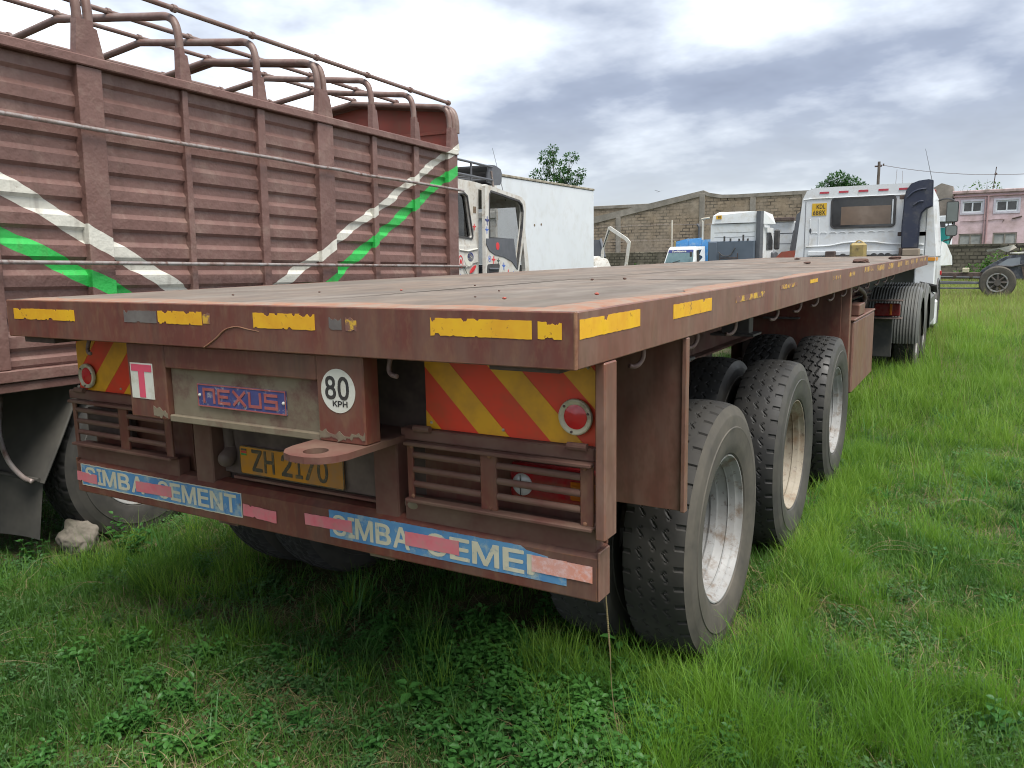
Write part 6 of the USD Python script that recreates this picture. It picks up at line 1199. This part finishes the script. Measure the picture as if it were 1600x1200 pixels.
def tree(name, label, loc, hgt, tips, per, L, leaf, tr=.16):
    t_ = Thing(name, label, 'tree', loc=loc, group='trees beyond the buildings'); rg = np.random.default_rng(abs(hash(label[:5])) % 1000 if False else int(hgt * 100)); fork = np.array([0, 0, hgt * .55]); limbs = []
    tr_ = tube(bez([(0, 0, 0), (.06, .03, hgt * .3), fork], 5), np.linspace(tr, tr * .7, 11), 8)
    for c, r in tips:
        c = np.array(c, float); mid = fork + (c - fork) * .5 + np.array([0, 0, -.15]) ; limbs.append(tube(bez([fork - [0, 0, .2], mid, c], 4), np.linspace(tr * .5, tr * .12, 9), 5))
        for _ in range(3):
            e = c + rg.normal(0, r * .5, 3); limbs.append(tube([mid + (c - mid) * .5, e], [tr * .14, tr * .05], 4))
    t_.part('trunk', tr_, M['bark']); t_.part('limbs', cat(limbs), M['bark'])
    t_.part('crown', crown_leaves(rg, [(np.array(c, float), r) for c, r in tips], per, L), M[leaf])
tree('tree', 'sparse broadleaf tree showing above the white box body', (-30.5, 62, -.8), 9.0, [((-.9, 0, 10.6), .85), ((-.2, .3, 9.6), 1.1), ((-1.5, -.3, 9.0), .9), ((.6, 0, 9.0), .9), ((1.2, .4, 10.5), .65), ((1.7, 0, 8.6), .8), ((-2.0, .2, 8.5), .6), ((.1, -.2, 8.2), .9), ((2.2, .2, 9.2), .45), ((-.4, 0, 11.2), .5), ((1.0, .2, 7.9), .7)], 400, .24, 'tree_leaf')
tree('tree', 'dense tree top rising just above the coupled white cab roof', (-9.6, 75, -.9), 7.0, [((-.2, 0, 8.4), .95), ((-1.2, .2, 7.8), .8), ((.9, 0, 8.0), .8), ((1.7, .3, 7.6), .6), ((-2.0, 0, 7.2), .6), ((.3, 0, 7.3), 1.1), ((2.4, 0, 7.3), .5), ((-.9, 0, 7.1), .9)], 800, .22, 'tree_leaf')
tree('bare_tree', 'nearly leafless grey tree behind the left end of the pink house', (-.5, 63, -.8), 4.8, [((-.2, 0, 6.0), .5), ((.4, 0, 6.1), .5), ((.8, 0, 5.8), .4), ((-.6, 0, 5.6), .4)], 60, .25, 'tree_leaf', .10)
tree('roof_shrub', 'small leafy shrub showing above the parapet of the pink house', (1.3, 68, -.8), 4.2, [((-.4, 0, 6.7), .45), ((.3, 0, 6.75), .4), ((.9, 0, 6.65), .35)], 150, .2, 'bush_leaf', .08)
def bush(label, loc, clumps, leaf, L=.2, per=260):
    b_ = Thing('bush', label, 'bush', loc=loc, group='bushes along the boundary walls'); rg = np.random.default_rng(int(abs(loc[0]) * 100) + 7)
    b_.part('stems', cat([tube([(c[0] * .3, c[1] * .3, 0), c], [.03, .01], 5) for c, r in clumps]), M['bark'])
    b_.part('foliage', crown_leaves(rg, [(np.array(c, float), r) for c, r in clumps], per, L), M[leaf])
bush('green bush against the stone boundary wall left of the scrap panels', (1.45, 44.8, -.6), [((-.4, 0, .7), .6), ((.3, 0, 1.0), .65), ((0, 0, .4), .7), ((.8, .1, 1.3), .5), ((.6, 0, .6), .7)], 'bush_leaf')
bush('yellow green bush behind the stripped chassis at the right edge', (3.3, 44.6, -.6), [((-.3, 0, 1.3), .6), ((.4, 0, 1.6), .6), ((1.1, 0, 1.3), .7), ((0, 0, .7), .8), ((.9, 0, .6), .8)], 'bush_yellow')
bush('tall green bush climbing the boundary wall between the two other bushes', (2.35, 45.0, -.6), [((0, 0, 1.5), .55), ((-.3, 0, 1.0), .6), ((.4, 0, 1.1), .6), ((0, 0, .5), .7)], 'bush_leaf')
bush('dark bush at the right end of the boundary wall', (5.6, 44.6, -.6), [((0, 0, 1.0), .8), ((.9, 0, 1.2), .8), ((-.8, 0, .9), .7)], 'bush_leaf')
bush('low green bush at the foot of the stained wall left of the blue truck', (-17.2, 48.9, -.7), [((0, 0, 1.0), .6), ((.8, 0, .9), .5), ((-.7, 0, 1.1), .55), ((0, 0, .4), .8)], 'bush_leaf')
